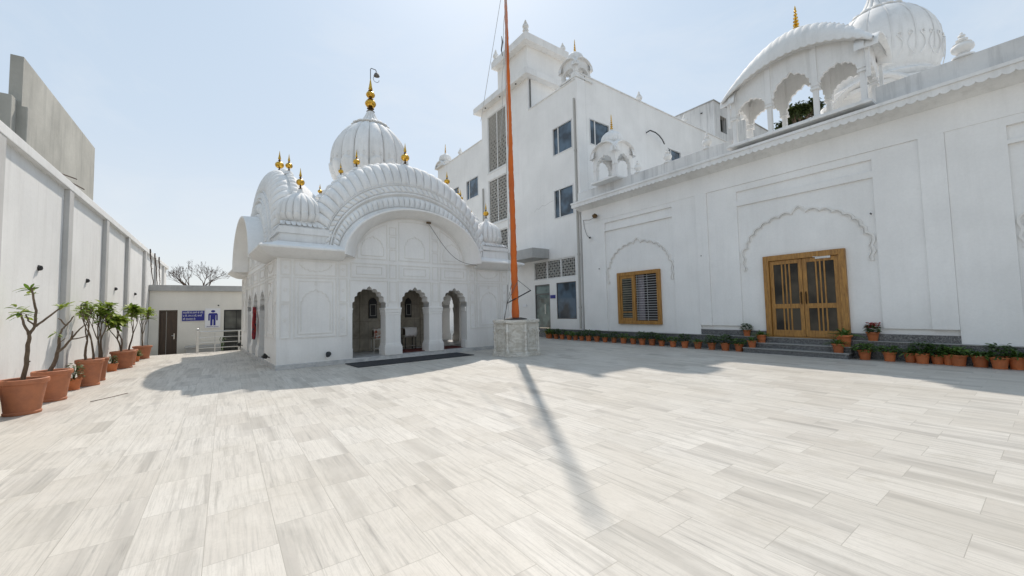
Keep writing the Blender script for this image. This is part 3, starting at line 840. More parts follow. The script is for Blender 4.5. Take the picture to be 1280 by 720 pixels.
for (x0, z0, x1, z1) in ((-.22,12.7,-.55,7.0),(-.2,12.75,-.27,1.8),(-.26,12.7,-.34,1.3),(-.3,12.6,-1.6,3.2+3)):
    mb = MB()
    P_ = [(px+x0+(x1-x0)*i/14+.03*math.sin(i*1.3), py-.12, z0+(z1-z0)*i/14) for i in range(15)]
    if x1 < -1: P_ = [(px-.35-.6*(i/14), py-.12+.6*(i/14), 12.6-4.6*(i/14)) for i in range(15)]
    mb.tube(P_, .009, 4); mb.build('halyard', M_ROPE, pole)
mb = MB(); mb.tube([(px-.42,py-.12,10.9),(px-.39,py-.12,10.7),(px-.44,py-.12,10.4),(px-.40,py-.12,10.2)], [.01,.03,.025,.01], 6); mb.build('halyard_knot', M_WIRE, pole)

# ================================================================== RIGHT HALL
XH = 14.0
hall = thing('assembly_hall', (XH,6.6,0), 'long white hall with scalloped cornice, roof kiosks and timber double door', 'hall')
fh = lambda a, b, z: (XH-b, a, z)          # a = world Y, b outwards (towards -X)
Y0, Y1 = -9.0, 13.45
DO = (3.49, 5.53, .46, 2.99); WI = (9.33, 11.39, .82, 2.98)
mb = MB()
mb.wall(fh, Y0, Y1, .46, 6.45, -.065, -.38, [DO, WI])
mb.box(XH+.4, 23.5, Y0, 13.55, .0, 6.4)
mb.build('wall', M_WHITE, hall)
mb = MB()      # outer skin slabs proud of the recessed middle
mb.wall(fh, 7.70, Y1, .47, 5.55, 0, -.063, [(8.67,12.05,.4,4.985),(8.67,12.05,5.06,5.37)])
mb.wall(fh, Y0, 1.43, .47, 5.55, 0, -.063, [(-3.0,.50,.4,4.93),(-3.0,.50,5.02,5.35),(Y0+1,-4,.4,4.93)])
mb.box(XH-.035, XH+.063, 7.28, 7.698, .80, 5.549)
mb.box(XH-.035, XH+.063, 1.432, 1.88, .80, 5.549)
mb.box(XH-.012, XH+.063, Y0, Y1, 5.55, 6.2)
mb.wall(fh, 1.88, 7.28, .80, 5.549, -.012, -.063, [(2.78,6.27,.7,4.84),(2.78,6.27,5.02,5.33)])
mb.build('wall_relief', M_WHITE, hall, bevel=.003)
def relief_arch(c, w, zs, za, zend, n):
    mb = MB()
    pr_ = [(c+x, z) for x, z in cusped(w, zs, za, n, .22, 6)]
    pts = [(c-w/2+.04, zend), (c-w/2+.07, zend+.10), (c-w/2-.0, zend+.25), (c-w/2+.05, zs-.12)] + pr_ + [(c+w/2-.05, zs-.12),(c+w/2, zend+.25),(c+w/2-.07, zend+.10),(c+w/2-.04, zend)]
    mb.ribbon(pts, .05, fh, -.068, -.022)
    pts2 = [(c+(x-c)*.955, za-(za-z)*.975-.05) for x, z in pts]
    mb.ribbon(pts2, .018, fh, -.068, -.030)
    mb.build('arch_relief', M_LINE, hall)
relief_arch(4.52, 3.36, 3.15, 4.47, 2.62, 7)
relief_arch(10.36, 3.30, 3.1, 4.44, 2.56, 7)
relief_arch(-1.25, 3.4, 3.15, 4.47, 2.62, 7)
mb = MB()
mb.wall(fh, Y0, 13.6, -.02, .455, .15, -.4, [])
mb.build('plinth', M_GRAN, hall, bevel=.006)
mb = MB()
mb.box(XH-.17, XH+.02, Y0, 13.6, .455, .475)
mb.build('plinth_coping', M_GRANE, hall, bevel=.004)
for a, b_ in ((5.53,6.27),(6.27,7.28),(7.28,7.70),(1.43,1.88),(1.88,2.78),(2.78,3.49)):
    e = .008 if (a in (7.28,1.43)) else 0
    mb = MB(); mb.box(XH-.012-e, XH+.060, a+.002, b_-.002, .477, .655)
    mb.build('granite_skirting', M_GRAN, hall)
for i, (x, z) in enumerate(((13.36,.0),(13.63,.153),(13.86,.306))):
    mb = MB()
    y0, y1 = 3.38, 6.0+.0
    if i: y0, y1 = 3.38, 6.0-.0
    xe = 13.849 if i < 2 else 13.849
    if i < 2: mb.box(x, xe, y0, y1-.25*i, z+.001, z+.125)
    else: continue
    mb.m = 1; mb.box(x-.02, xe, y0-.02, y1-.25*i+.02, z+.126, z+.153); mb.m = 0
    mb.build('step', [M_GRAN, M_GRANE], hall, bevel=.004)
# cornice
mb = MB()
mb.box(XH-.42, XH+.2, Y0, 13.6, 6.42, 6.50); mb.box(XH-.50, XH+.2, Y0, 13.68, 6.50, 6.58)
mb.add([fh(a,b,z) for a in (Y0,13.6) for b,z in ((.012,6.20),(.40,6.42),(.0,6.42))], [(0,1,2),(3,4,5),(0,3,4,1),(1,4,5,2),(0,2,5,3)])
n = 244; A_ = [Y0+(13.66-Y0)*i/(n*4) for i in range(n*4+1)]
top = 6.50; per = (13.66-Y0)/n
for i in range(n*4):
    a0, a1 = A_[i], A_[i+1]
    d = lambda a: 6.375-.0+(-.055)*abs(math.sin(PI*(a-Y0)/per*.5))**.7
    mb.add([fh(a0,.47,d(a0)),fh(a1,.47,d(a1)),fh(a1,.47,top),fh(a0,.47,top),fh(a0,.44,d(a0)),fh(a1,.44,d(a1)),fh(a1,.44,top),fh(a0,.44,top)], [(0,1,2,3),(7,6,5,4),(0,4,5,1)])
mb.build('scalloped_cornice', M_DOME, hall)
mb = MB()
def parapet(a0, a1, zt):
    mb.box(XH-.06, XH+.14, a0, a1, 6.58, zt)
parapet(Y0, 2.58, 7.20); parapet(6.28, 12.66, 7.14)
parapet(12.66, 13.62, 7.14)
mb.box(XH-.06, XH+.14, 2.58, 6.28, 6.58, 6.72)
# short sloping shoulder north of the big kiosk
mb.build('parapet', M_PARA, hall, bevel=.015)
for i, (yy, hh, r) in enumerate(((1.03,.64,.20),(7.18,.66,.16),(8.76,.62,.16),(10.15,.60,.16),(-2.2,.66,.2))):
    mb = MB(); urn(mb, (XH+.04, yy, 7.14 if yy > 3 else 7.20), hh, r); mb.build('roof_urn', M_DOME, hall)

def arch_kiosk(root, M, w, d, hcol, bays_w, bays_d, name='roof_kiosk', dome=None, lip=.20, colw=.17, mat_=M_DOME, rise=.32):
    """square chhatri: columns, cusped arches, curved eaves, dome"""
    mb = MB(M)
    mb.box(-w/2-.10, w/2+.10, -d/2-.10, d/2+.10, 0, .09)
    k = mb.build(name, mat_, root, bevel=.008)
    for sx in (-1,1):
        for sy in (-1,1):
            mb = MB(M); cx, cy = sx*(w/2-colw/2), sy*(d/2-colw/2); q = colw/2
            mb.box(cx-q,cx+q,cy-q,cy+q,.09,hcol); mb.box(cx-q-.02,cx+q+.02,cy-q-.02,cy+q+.02,.09,.17); mb.box(cx-q-.02,cx+q+.02,cy-q-.02,cy+q+.02,hcol*.50,hcol*.50+.05)
            mb.build('column', mat_, k)
    for s in range(4):
        L = w if s % 2 == 0 else d; D = d if s % 2 == 0 else w
        Ms = M @ Matrix.Rotation(s*PI/2, 4, 'Z'); mb = MB(Ms)
        f = lambda a, b, z, D=D: (a, -D/2-b, z)
        pr_ = cusped(L-2*colw+.012, hcol*.55, hcol*.98, 3, .28, 5)
        spandrel(mb, f, 0, pr_, hcol+.02, -.008, -colw+.01)
        mb.box(-L/2+colw, L/2-colw, -D/2+.012, -D/2+colw-.005, hcol+.0, hcol+.06)
        h1 = rise*L
        npt = 20
        mb.prism([(-math.cos(PI*i/npt)*(L/2), hcol+.02+math.sin(PI*i/npt)*h1) for i in range(npt+1)], f, -.002, -.08)
        barrel_eave(mb, f, 0, L/2, h1, hcol-.02, L/2+.07, h1+.06, hcol-.06, lip, .03, 24, back=1.2)
        mb.build('curved_eave', mat_, k)
    if dome:
        r, zc = dome
        mb = MB(M)
        mb.smooth = True; mb.lathe([(r*.9,hcol+.0),(r*.9,zc-.02),(r*1.02,zc+.03),(r*.8,zc+.05)], (0,0,0), 32); mb.smooth = False
        onion(mb, (0,0,zc), r, r*1.35, 16, 4, .035, True, .80)
        cone_cap(mb, (0,0,zc+r*1.28), r*.36, r*.30, 14)
        kd = mb.build('kiosk_dome', mat_, k)
        mb = MB(M); stack_finial(mb, (0,0,zc+r*1.55), r*1.45, r*.135); mb.build('finial', M_GOLD, k)
    return k
arch_kiosk(hall, Matrix.Translation((14.18,11.58,7.12)), 1.20, 1.25, 1.22, 1, 1, dome=(.50,1.72), rise=.40, lip=.13)

# big vaulted pavilion on the hall roof
KM = Matrix.Translation((14.35, 4.42, 6.70)); KL = 3.45; KD = 1.30
mb = MB(KM); mb.box(-KD/2-.22, KD/2+.2, -KL/2-.12, KL/2+.12, 0, .07); mb.box(-KD/2-.16, KD/2+.16, -KL/2-.08, KL/2+.08, .07, .12)
kio = mb.build('vaulted_pavilion', M_DOME, hall, bevel=.008)
cw = .15
def lipz(y): return 1.62+.66*max(0,math.cos(y/ (KL/2+.18)*PI/2))**.8
cols = [-KL/2+cw/2, -.60, .60, KL/2-cw/2]
for sx in (-1,1):
    for cy in cols:
        mb = MB(KM); cx = sx*(KD/2-cw/2); q = cw/2
        zt = lipz(cy)-.05
        mb.box(cx-q*.8,cx+q*.8,cy-q*.8,cy+q*.8,.12,.98); mb.box(cx-q,cx+q,cy-q,cy+q,.98,zt)
        mb.box(cx-q-.03,cx+q+.03,cy-q-.03,cy+q+.03,.96,1.02); mb.box(cx-q-.02,cx+q+.02,cy-q-.02,cy+q+.02,1.06,1.14); mb.box(cx-q-.01,cx+q+.01,cy-q-.01,cy+q+.01,.12,.20)
        mb.build('column', M_DOME, kio)
    mb = MB(KM)
    f = lambda a, b, z, sx=sx: (sx*(KD/2-.03)-sx*b, a, z)
    for (a0, a1) in ((cols[0]+cw/2, cols[1]-cw/2), (cols[1]+cw/2, cols[2]-cw/2), (cols[2]+cw/2, cols[3]-cw/2)):
        cm = (a0+a1)/2; mid = abs(cm) < .2
        pr_ = cusped(a1-a0+.012, 1.0, 1.80 if mid else 1.50, 4, .28, 5)
        for i in range(len(pr_)-1):
            (x0,z0),(x1,z1) = pr_[i], pr_[i+1]; A0, A1 = cm+x0, cm+x1
            if abs(x1-x0) > 1e-6:
                for b in (0,.09): mb.add([f(A0,b,z0),f(A1,b,z1),f(A1,b,lipz(A1)+.02),f(A0,b,lipz(A0)+.02)], [(0,1,2,3)])
            mb.add([f(A0,0,z0),f(A1,0,z1),f(A1,.09,z1),f(A0,.09,z0)], [(0,1,2,3)])
    mb.build('scalloped_arch', M_DOME, kio)
for sy in (-1,1):
    Ms = KM @ Matrix.Rotation(0 if sy < 0 else PI, 4, 'Z'); mb = MB(Ms)
    f = lambda a, b, z: (a, -KL/2-b, z)
    spandrel(mb, f, 0, cusped(KD-2*cw+.012, .95, 1.45, 3, .28, 5), 1.60, 0, -.09)
    mb.prism([(-math.cos(PI*i/20)*(KD/2), 1.60+math.sin(PI*i/20)*.42) for i in range(21)], f, -.0, -.09)
    barrel_eave(mb, f, 0, KD/2-.02, .42, 1.56, KD/2+.08, .50, 1.50, .30, .035, 28, back=.6)
    for sx in (-1,1): mb.box(sx*(KD/2-.02), sx*(KD/2+.05), -KL/2-.10, -KL/2-.02, .75, 1.52)
    mb.build('end_arch', M_DOME, kio)
mb = MB(KM); P = []; nt_ = 26; ny = 120
for i in range(nt_+1):
    t = PI*i/nt_; row = []
    for j in range(ny+1):
        y = -(KL/2+.22)+(KL+.44)*j/ny; e = math.cos(y/(KL/2+.24)*PI/2)
        zl = lipz(y)+.03; wx = (KD/2+.22)
        rib = .045*abs(math.sin(j*PI/6))**.5*math.sin(PI*min(1,max(0,(min(i,nt_-i)-2)/9)))**.6 if 2 < i < nt_-2 else 0
        row.append((-wx*math.cos(t), y, zl + (.12+.82*max(0,e)**.8+rib)*max(0,math.sin(t))**.85))
    P.append(row)
mb.grid(P, True)
Pb = [[(x*.93, y, z-.05) for x, y, z in r] for r in (P[0], P[3], P[8], P[13], P[18], P[23], P[-1])]
mb.grid([P[0], Pb[0]]+Pb[1:-1]+[Pb[-1], P[-1]], True)
# scalloped fringe of the lip
for s in (-1,1):
    for j in range(0, ny-3, 6):
        pts = [P[0 if s < 0 else -1][j+q] for q in range(7) if j+q <= ny]
        if len(pts) < 3: continue
        lo = [(p[0], p[1], p[2]-.05*math.sin(PI*i/(len(pts)-1))) for i, p in enumerate(pts)]
        mb.grid([pts, lo], False)
vr = mb.build('vault_roof', M_DOME, kio)
mb = MB(KM)
for j in range(18, ny-17, 3):
    y = -(KL/2+.22)+(KL+.44)*j/ny; e = math.cos(y/(KL/2+.24)*PI/2); z = lipz(y)+.03+.12+.82*max(0,e)**.8
    mb.box(-.06,.06,y-.045,y+.045,z-.03,z+.10)
mb.build('ridge_crest', M_DOME, kio, bevel=.012)
mb = MB(KM); zt = lipz(0)+.95
mb.smooth = True; mb.m = 1; mb.lathe([(.20,-.05),(.15,.06),(.08,.14),(.05,.17)], (0,-.05,zt), 20); mb.smooth = False
stack_finial(mb, (0,-.05,zt+.13), .78, .09); mb.build('finial', [M_GOLD, M_DOME], kio)

# large onion dome behind the pavilion
DM = (18.2, 3.21, 0)
mb = MB(); mb.smooth = True
mb.lathe([(1.55,6.4),(1.55,8.2),(1.70,8.3),(1.70,8.42),(1.45,8.5),(1.30,8.56),(1.28,8.95)], DM, 64); mb.smooth = False
mb.smooth = True; mb.lathe([(1.28,8.55),(1.42,8.62),(1.46,8.72),(1.36,8.80),(1.28,8.86)], DM, 64, lambda t,z,r: 1+.02*abs(math.sin(22*t)))
mb.smooth = False
for s in range(4):
    Ms = Matrix.Translation(DM) @ Matrix.Rotation(s*PI/2-PI/2,4,'Z'); mb.M = Ms
    f = lambda a, b, z: (a, -1.5-b, z)
    barrel_eave(mb, f, 0, 1.02, .95, 7.55, 1.10, 1.05, 7.55, .22, .05, 30, back=1.5)
    mb.prism([(-1.04,6.5)]+[(-1.04*math.cos(PI*i/20), 7.55+.98*math.sin(PI*i/20)) for i in range(21)]+[(1.04,6.5)], f, 0.0, -.5)
mb.M = Matrix.Identity(4)
drum = mb.build('roof_dome_drum', M_DOME, hall)
mb = MB(); onion(mb, (DM[0],DM[1],8.85), 1.52, 2.72, 16, 7, .022, False, .80)
for k in range(16):
    t0 = 2*PI*(k+.5)/16
    def onS(u, z):
        tt = t0+u/1.5; rr = 1.535-.10*((z-9.8)/1.0)**2
        return Vector((DM[0]+rr*math.cos(tt), DM[1]+rr*math.sin(tt), z))
    mb.tube([Vector((DM[0]+1.5*math.cos(t0+PI/16)*s, DM[1]+1.5*math.sin(t0+PI/16)*s, z)) for s, z in ((.99,9.3),(1.01,9.75),(.985,10.2),(.90,10.6),(.75,10.95),(.60,11.2))], .012, 4)
    for s in (-1,1):
        mb.tube([onS(s*(.22-.16*abs(math.sin(i*.5))), 9.12+i*.11) for i in range(7)]+[onS(s*(.14+.06*math.cos(i)), 9.80+.06*math.sin(i)) for i in (1,2,3,4,5)], .013, 4)
rd = mb.build('roof_dome', M_DOME, hall)
mb = MB(); cone_cap(mb, (DM[0],DM[1],11.38), .66, .95, 14); mb.build('dome_cap', M_DOME, rd)
mb = MB(); stack_finial(mb, (DM[0],DM[1],12.3), 1.5, .17); mb.build('finial', M_GOLD, rd)

for yy, zz in ((7.56,3.30),(12.42,3.30),(2.86,3.86)):
    mb = MB(); mb.tube([(XH+.02,yy,zz),(XH-.045,yy,zz+.01)], .022, 6); mb.build('wall_hook', M_WIRE, hall)
# timber double door
def wood_frame(mb, a0, a1, z0, z1, w, b0, b1, sill=True):
    mb.box(XH-b1, XH-b0, a0, a0+w, z0, z1); mb.box(XH-b1, XH-b0, a1-w, a1, z0, z1)
    mb.box(XH-b1, XH-b0, a0+w, a1-w, z1-w, z1)
    if sill: mb.box(XH-b1, XH-b0, a0+w, a1-w, z0, z0+w)
mb = MB(); wood_frame(mb, 3.46, 5.55, .478, 3.02, .16, -.10, .035, False); mb.box(XH+.0,XH+.10,3.62,5.39,.478,.50)
door = mb.build('double_door', M_WOOD, hall, bevel=.006)
for (a0, a1, hs) in ((4.51,5.38,0),(3.63,4.50,1)):
    mb = MB(); st_ = .105
    x0, x1 = XH+.02, XH+.065
    for (p, q) in ((a0,a0+st_),(a1-st_,a1)): mb.box(x0,x1,p,q,.51,2.85)
    for (p, q) in ((.51,.70),(1.36,1.50),(2.73,2.85)): mb.box(x0,x1,a0+st_,a1-st_,p,q)
    for i in (0,1,2):
        y = (a0+a1)/2+(i-1)*.10; mb.box(x0+.002,x1-.004,y-.02,y+.02,.70,1.36); mb.box(x0+.002,x1-.004,y-.02,y+.02,1.50,2.73)
    lf = mb.build('door_leaf', M_WOOD, door, bevel=.005)
    mb = MB(); mb.box(x0+.016,x0+.024,a0+.05,a1-.05,.6,2.8)
    for (z0_, z1_) in ((.72,1.34),(1.52,2.71)):
        zz = z0_+.03
        while zz < z1_: mb.box(x0+.010,x0+.014,a0+st_,a1-st_,zz,zz+.006); zz += .05
    mb.build('dark_glazing', glassy('door_glass_%d' % hs, (.020,.016,.011), .8), door)
    y = a0+.055 if hs == 0 else a1-.055
    mb = MB(); mb.tube([(x0-.01,y,1.52),(x0-.05,y,1.55),(x0-.05,y,1.80),(x0-.01,y,1.83)], .012, 6); mb.box(x0-.008,x0,y-.02,y+.02,1.48,1.86); mb.build('handle', M_BRONZE, door)
mb = MB(); mb.box(XH-.02,XH+.02,3.80,4.16,2.80,2.86); mb.tube([(XH-.03,3.86,2.83),(XH-.07,4.2,2.86)], .01, 5); mb.box(XH-.0,XH+.02,4.08,4.30,2.86,2.89); mb.build('door_closer', M_ALU, door, bevel=.004)
mb = MB(); mb.box(XH+.39,XH+.395,DO[0]-.1,DO[1]+.1,.4,3.1); mb.build('interior_backing', M_DARK, door)
# timber window
mb = MB(); wood_frame(mb, 9.30, 11.42, .79, 3.01, .15, -.10, .035)
mb.box(XH-.02, XH+.08, 10.50, 10.56, .94, 2.86)
win = mb.build('timber_window', M_WOOD, hall, bevel=.006)
mb = MB(); x0, x1 = XH-.01, XH+.035
for p, q in ((10.56,10.66),(11.17,11.27)): mb.box(x0,x1,p,q,.94,2.86)
for p, q in ((.94,1.05),(2.74,2.86),(1.28,1.32)): mb.box(x0,x1,10.66,11.17,p,q)
cs = mb.build('casement', M_WOOD, win, bevel=.004)
mb = MB(); mb.box(x0+.02,x0+.026,10.64,11.19,1.0,2.8); mb.build('casement_pane', glassy('window_glass',(.02,.022,.018),.25), win)
mb = MB()
for i in range(17): z = 1.10+i*.10; mb.box(x0+.008, x0+.014, 10.66, 11.17, z-.008, z+.008)
mb.build('casement_bars', mat('dull_bars',(.30,.27,.2),.5)[0], win)
mb = MB()
for i in range(19): z = 1.0+i*.10; mb.box(XH+.05, XH+.058, 9.45, 10.50, z-.009, z+.009)
for y in (9.95, 10.45, 10.92): mb.box(XH+.062, XH+.070, y-.008, y+.008, .94, 2.86)
mb.build('window_grille', mat('painted_grille',(.46,.46,.46),.5)[0], win)
mb = MB()
P = [[(XH+.20+.03*math.sin(j*1.9), 10.18+.025*j, z) for j in range(13)] for z in (.95,2.9)]
mb.grid(P, True); cu = mb.build('curtain', paint('lavender_curtain',(.30,.27,.30),.1), win)
mb = MB(); mb.box(XH+.37,XH+.376,9.2,11.5,.7,3.1); mb.build('interior_backing', M_DARK, win)

# lamp, cctv and cables on the hall
t = thing('wall_lamp', (13.95,12.45,5.72), 'small brown bulkhead lamp fixed under the hall cornice at its far end', 'lamp')
mb = MB(); mb.smooth = True
mb.lathe([(.02,-.12),(.09,-.10),(.12,-.03),(.12,.03),(.05,.08),(.02,.1)], (13.83,12.45,5.78), 16); mb.build('shade', M_BRONZE, t)
mb = MB(); mb.tube([(13.99,12.45,5.80),(13.85,12.45,5.86)], .02, 6); mb.build('arm', M_WIRE, t)
mb = MB(); mb.tube([(13.97,13.30,5.75),(13.965,13.25,5.35),(13.96,13.10,4.98),(13.96,12.95,4.85)], .010, 5); mb.tube([(13.97,13.30,5.75),(13.965,12.9,5.68),(13.96,12.55,5.75)], .009, 5)
tag(mb.build('lamp_cable', M_WIRE), 'thin dark cable looping down the hall wall near the drainpipe', 'cable')
t = thing('security_camera', (13.98,12.9,4.86), 'tiny dark security camera at end of the cable on the hall wall', 'camera')
mb = MB(); mb.tube([(13.98,12.9,4.86),(13.90,12.86,4.83)], .02, 6); mb.build('mount', M_WIRE, t)
mb = MB(); mb.tube([(13.92,12.90,4.83),(13.84,12.80,4.80)], .04, 8); mb.build('camera_body', M_BLACK, t)

# ================================================================== TOWER BUILDING
XT = 14.05
tw = thing('tower_building', (XT,13.6,0), 'tall white multi-storey building with lattice screens and square stair tower', 'building')
ft = lambda a, b, z: (XT-b, a, z)
wins = [(13.95,15.44,9.59,11.10),(13.98,15.45,6.22,7.76)]
wing = [(23.12,24.81,9.43,10.86),(25.9,27.6,9.43,10.86)]
jal = [(19.72,21.85,10.58,14.40),(19.76,21.86,7.13,10.06),(19.76,21.86,4.2,6.62)]
lowj = (14.00,17.30,3.09,4.13); dr = (15.99,17.24,.46,2.84); lw = (14.02,15.46,.98,2.86)
mb = MB()
mb.wall(ft, 13.62, 17.45, .46, 13.0, 0, -.3, wins+[lowj,dr,lw])
mb.wall(ft, 17.45, 22.55, .0, 14.95, 0, -.3, jal)
mb.wall(ft, 22.55, 29.5, .0, 13.12, .0, -.3, wing)
mb.box(XT+.001,XT+.3,22.55,22.6,.0,13.1)
fy = lambda a, b, z: (a, 13.62-b, z)
lwin = [(14.95,16.50,9.86,11.23),(21.80,23.30,9.80,11.25)]
mb.wall(fy, XT+.301, 30.3, .46, 13.36, -.001, -.3, lwin)
mb.box(XT+.31, 30, 13.95, 17.4, 12.7, 12.8)
mb.box(30.0,30.3,13.95,29.4,.5,13.3); mb.box(XT+.3,30,29.2,29.5,.0,13.1)
mb.box(XT+.31,30,22.8,29.1,12.7,12.8)
mb.build('wall', M_WHITE, tw)
for q_ in ((XT-.04,XT+.34,13.58,17.45,13.0,13.06),(XT+.34,30.34,13.58,13.92,13.36,13.42),(XT-.04,XT+.34,22.56,29.54,13.12,13.18)):
    mb = MB(); mb.box(*q_); mb.build('parapet_coping', M_DOME, tw, bevel=.008)
mb = MB(); mb.box(XT-.02,XT+.30,13.60,13.92,13.06,13.40); mb.build('corner_block', M_DOME, tw, bevel=.008)
mb = MB()   # corner pilaster
mb.box(XT-.05,XT+.55,13.50,13.61,6.6,13.0)
mb.build('corner_pilaster', M_WHITE, tw)
# stair tower
mb = MB()
mb.box(XT+.30, XT+3.0, 17.46, 22.54, 12.8, 14.95)
mb.box(XT, XT+2.9, 17.45, 20.5, 15.33, 16.95)
mb.build('stair_tower', M_WHITE, tw)
mb = MB(); mb.box(XT-.42, XT+3.1, 17.03, 22.95, 14.95, 15.33); mb.build('tower_slab', M_DOME, tw, bevel=.012)
mb = MB()
mb.box(XT-.42, XT+3.0, 17.03, 20.6, 16.95, 17.40)
mb.box(XT-.32, XT-.10, 17.13, 17.35, 17.40, 17.56)
mb.build('tower_slab', M_DOME, tw, bevel=.012)
for y in (18.3,20.0,21.7):
    mb = MB(); mb.lathe([(.05,0),(.05,.03)], (XT-.22,y,14.92), 10); mb.build('drain_hole', M_BLACK, tw)
for (x,y,z,h) in ((XT-.21,17.24,17.56,.72),(XT+2.75,17.3,17.40,.68),(XT-.25,20.3,17.40,.80),(19.45,13.8,13.42,.72),(24.2,13.8,13.42,.65),(XT+.15,25.9,13.18,.62)):
    mb = MB(); urn(mb, (x,y,z), h, .19); mb.build('roof_urn', M_DOME, tw)
mb = MB(); mb.tube([(XT+.15,17.4,13.0),(XT+.15,17.4,14.9)], .04, 6); mb.build('aerial_mast', M_WIRE, tw)
# pipes
def pipe(pts, r=.055, name='drain_pipe'):
    mb = MB(); mb.tube(pts, r, 8)
    for i in range(int(pts[0][2])//3):
        z = 1.5+i*2.6
        if z < pts[0][2]-.5: mb.tube([(pts[-1][0],pts[-1][1],z),(pts[-1][0],pts[-1][1],z+.09)], r*1.35, 8)
    mb.build(name, M_PIPE, tw)
pipe([(XT-.08,13.70,12.0),(XT-.08,13.70,.52)])
pipe([(XT-.08,22.42,9.7),(XT-.08,22.42,.1)])
mb = MB(); mb.tube([(XT+.58,13.54,13.3),(XT+.58,13.54,7.2)], .012, 4); mb.build('conductor_wire', M_WIRE, tw)
# windows
def alu_window(fn, a0, a1, z0, z1, split, root, out=0.0):
    mb = MB(); w = .05
    def bx(p,q,r_,s,b0,b1):
        mb.add([fn(a,b,z) for b in (b0,b1) for a,z in ((p,r_),(q,r_),(q,s),(p,s))], [(0,1,2,3),(7,6,5,4),(0,4,5,1),(3,2,6,7),(0,3,7,4),(1,5,6,2)])
    bx(a0,a1,z0,z0+w,-.10,.02); bx(a0,a1,z1-w,z1,-.10,.02); bx(a0,a0+w,z0+w,z1-w,-.10,.02); bx(a1-w,a1,z0+w,z1-w,-.10,.02)
    bx(split-.03,split+.03,z0+w,z1-w,-.09,-.01)
    fr = mb.build('window', M_ALU, root)
    for p, q, dd in ((a0+w,split-.03,-.055),(split+.03,a1-w,-.07)):
        mb = MB(); bx(p,q,z0+w,z1-w,dd-.006,dd); mb.build('pane', M_GLASS, fr)
    return fr
for h in wins: alu_window(ft, h[0],h[1],h[2],h[3], h[1]-.42, tw)
for h in wing: alu_window(ft, h[0],h[1],h[2],h[3], h[1]-.42, tw)
for h in lwin: alu_window(fy, h[0],h[1],h[2],h[3], h[0]+.42, tw)
# lattice screens
def jali(h, root, cells, mid=True):
    a0,a1,z0,z1 = h; w = .07; mb = MB()
    for p in ((a0,a0+w,z0,z1),(a1-w,a1,z0,z1),(a0+w,a1-w,z0,z0+w),(a0+w,a1-w,z1-w,z1)):
        mb.box(XT+.04,XT+.12,p[0],p[1],p[2],p[3])
    if mid: mb.box(XT+.045,XT+.115,(a0+a1)/2-.03,(a0+a1)/2+.03,z0+w,z1-w)
    f = mb.build('lattice_screen', M_ALU, root)
    mb = MB(); s = (a1-a0)/cells
    L = (a1-a0)+(z1-z0); n = int(L/s)+1
    for k in range(n):
        for sg in (1,-1):
            # line a = a0 + k*s - t (sg=1) or mirrored ; z = z0 + t
            c = k*s
            t0 = max(0, c-(a1-a0)); t1 = min(c, z1-z0)
            if t1-t0 < .03: continue
            aa = [(a0+c-t) if sg == 1 else (a1-c+t) for t in (t0,t1)]
            mb.ribbon([(aa[0], z0+t0),(aa[1], z0+t1)], .30*s, ft, -.05 if sg == 1 else -.052, -.10)
    zz = z0+s/2
    mb.build('lattice', paint('lattice_'+str(cells),(.66,.65,.62),.2), f)
    mb = MB(); mb.box(XT+.31,XT+.314,a0-.1,a1+.1,z0-.1,z1+.1); mb.build('dark_backing', M_BACK, f)
for h in jal: jali(h, tw, 6)
jali(lowj, tw, 12, False)
for y in (15.1,16.2):
    mb = MB(); mb.box(XT+.03,XT+.13,y-.04,y+.04,3.1,4.12); mb.build('screen_mullion', M_ALU, tw)
# sills under screens
for (a0,a1,z0,z1) in jal:
    mb = MB(); mb.box(XT-.03,XT+.0-.001,a0-.08,a1+.08,z0-.08,z0-.01); mb.build('screen_sill', M_ALU, tw)
# canopy
mb = MB(); mb.box(XT-1.15, XT-.002, 15.95, 18.9, 4.20, 4.72); mb.build('canopy', M_SLAB, tw, bevel=.01)
# plinth of tower
mb = MB(); mb.box(XT-.13, XT+.3, 13.605, 17.4, -.02, .455); mb.build('plinth', M_GRAN, tw, bevel=.006)
# glass door + shopfront window
mb = MB()
for p in ((15.99,16.05,.47,2.84),(17.18,17.24,.47,2.84),(16.05,17.18,2.78,2.84),(16.05,17.18,2.30,2.35)): mb.box(XT+.02,XT+.10,*p)
gd = mb.build('glass_door', M_WIRE, tw)
mb = MB(); mb.box(XT+.05,XT+.058,16.05,17.18,.50,2.78); mb.build('door_pane', M_GLASSG, gd)
mb = MB(); mb.tube([(XT,16.35,1.25),(XT-.04,16.35,1.25),(XT-.04,16.35,1.75),(XT,16.35,1.75)], .015, 6); mb.build('handle', M_STEEL, gd)
mb = MB()
for p in ((14.02,14.06,.98,2.86),(15.42,15.46,.98,2.86),(14.06,15.42,.98,1.02),(14.06,15.42,2.82,2.86)): mb.box(XT+.02,XT+.10,*p)
sw = mb.build('fixed_window', M_WIRE, tw)
mb = MB(); mb.box(XT+.05,XT+.058,14.06,15.42,1.02,2.82); mb.build('pane', M_GLASS, sw)
mb = MB(); P = [[(XT+.10+.015*math.sin(j*1.7), 14.9+.04*j, z) for j in range(14)] for z in (1.0,2.85)]; mb.grid(P, True); mb.build('curtain', paint('pale_curtain',(.30,.34,.33),.2), sw)
mb = MB(); mb.box(XT-.025,XT-.003,15.54,15.94,2.06,2.24)
o = mb.build('name_plate', M_BLUE, None, bevel=.004); tag(o, 'small dark blue plate on the wall between glass door and fixed window', 'sign')
mb = MB(); mb.box(XT-.03,XT-.003,18.0,18.35,1.65,1.80); o = mb.build('switch_box', M_SIGNW, None, bevel=.008); tag(o, 'small white electrical box on tower wall behind the flagpole bar', 'box')
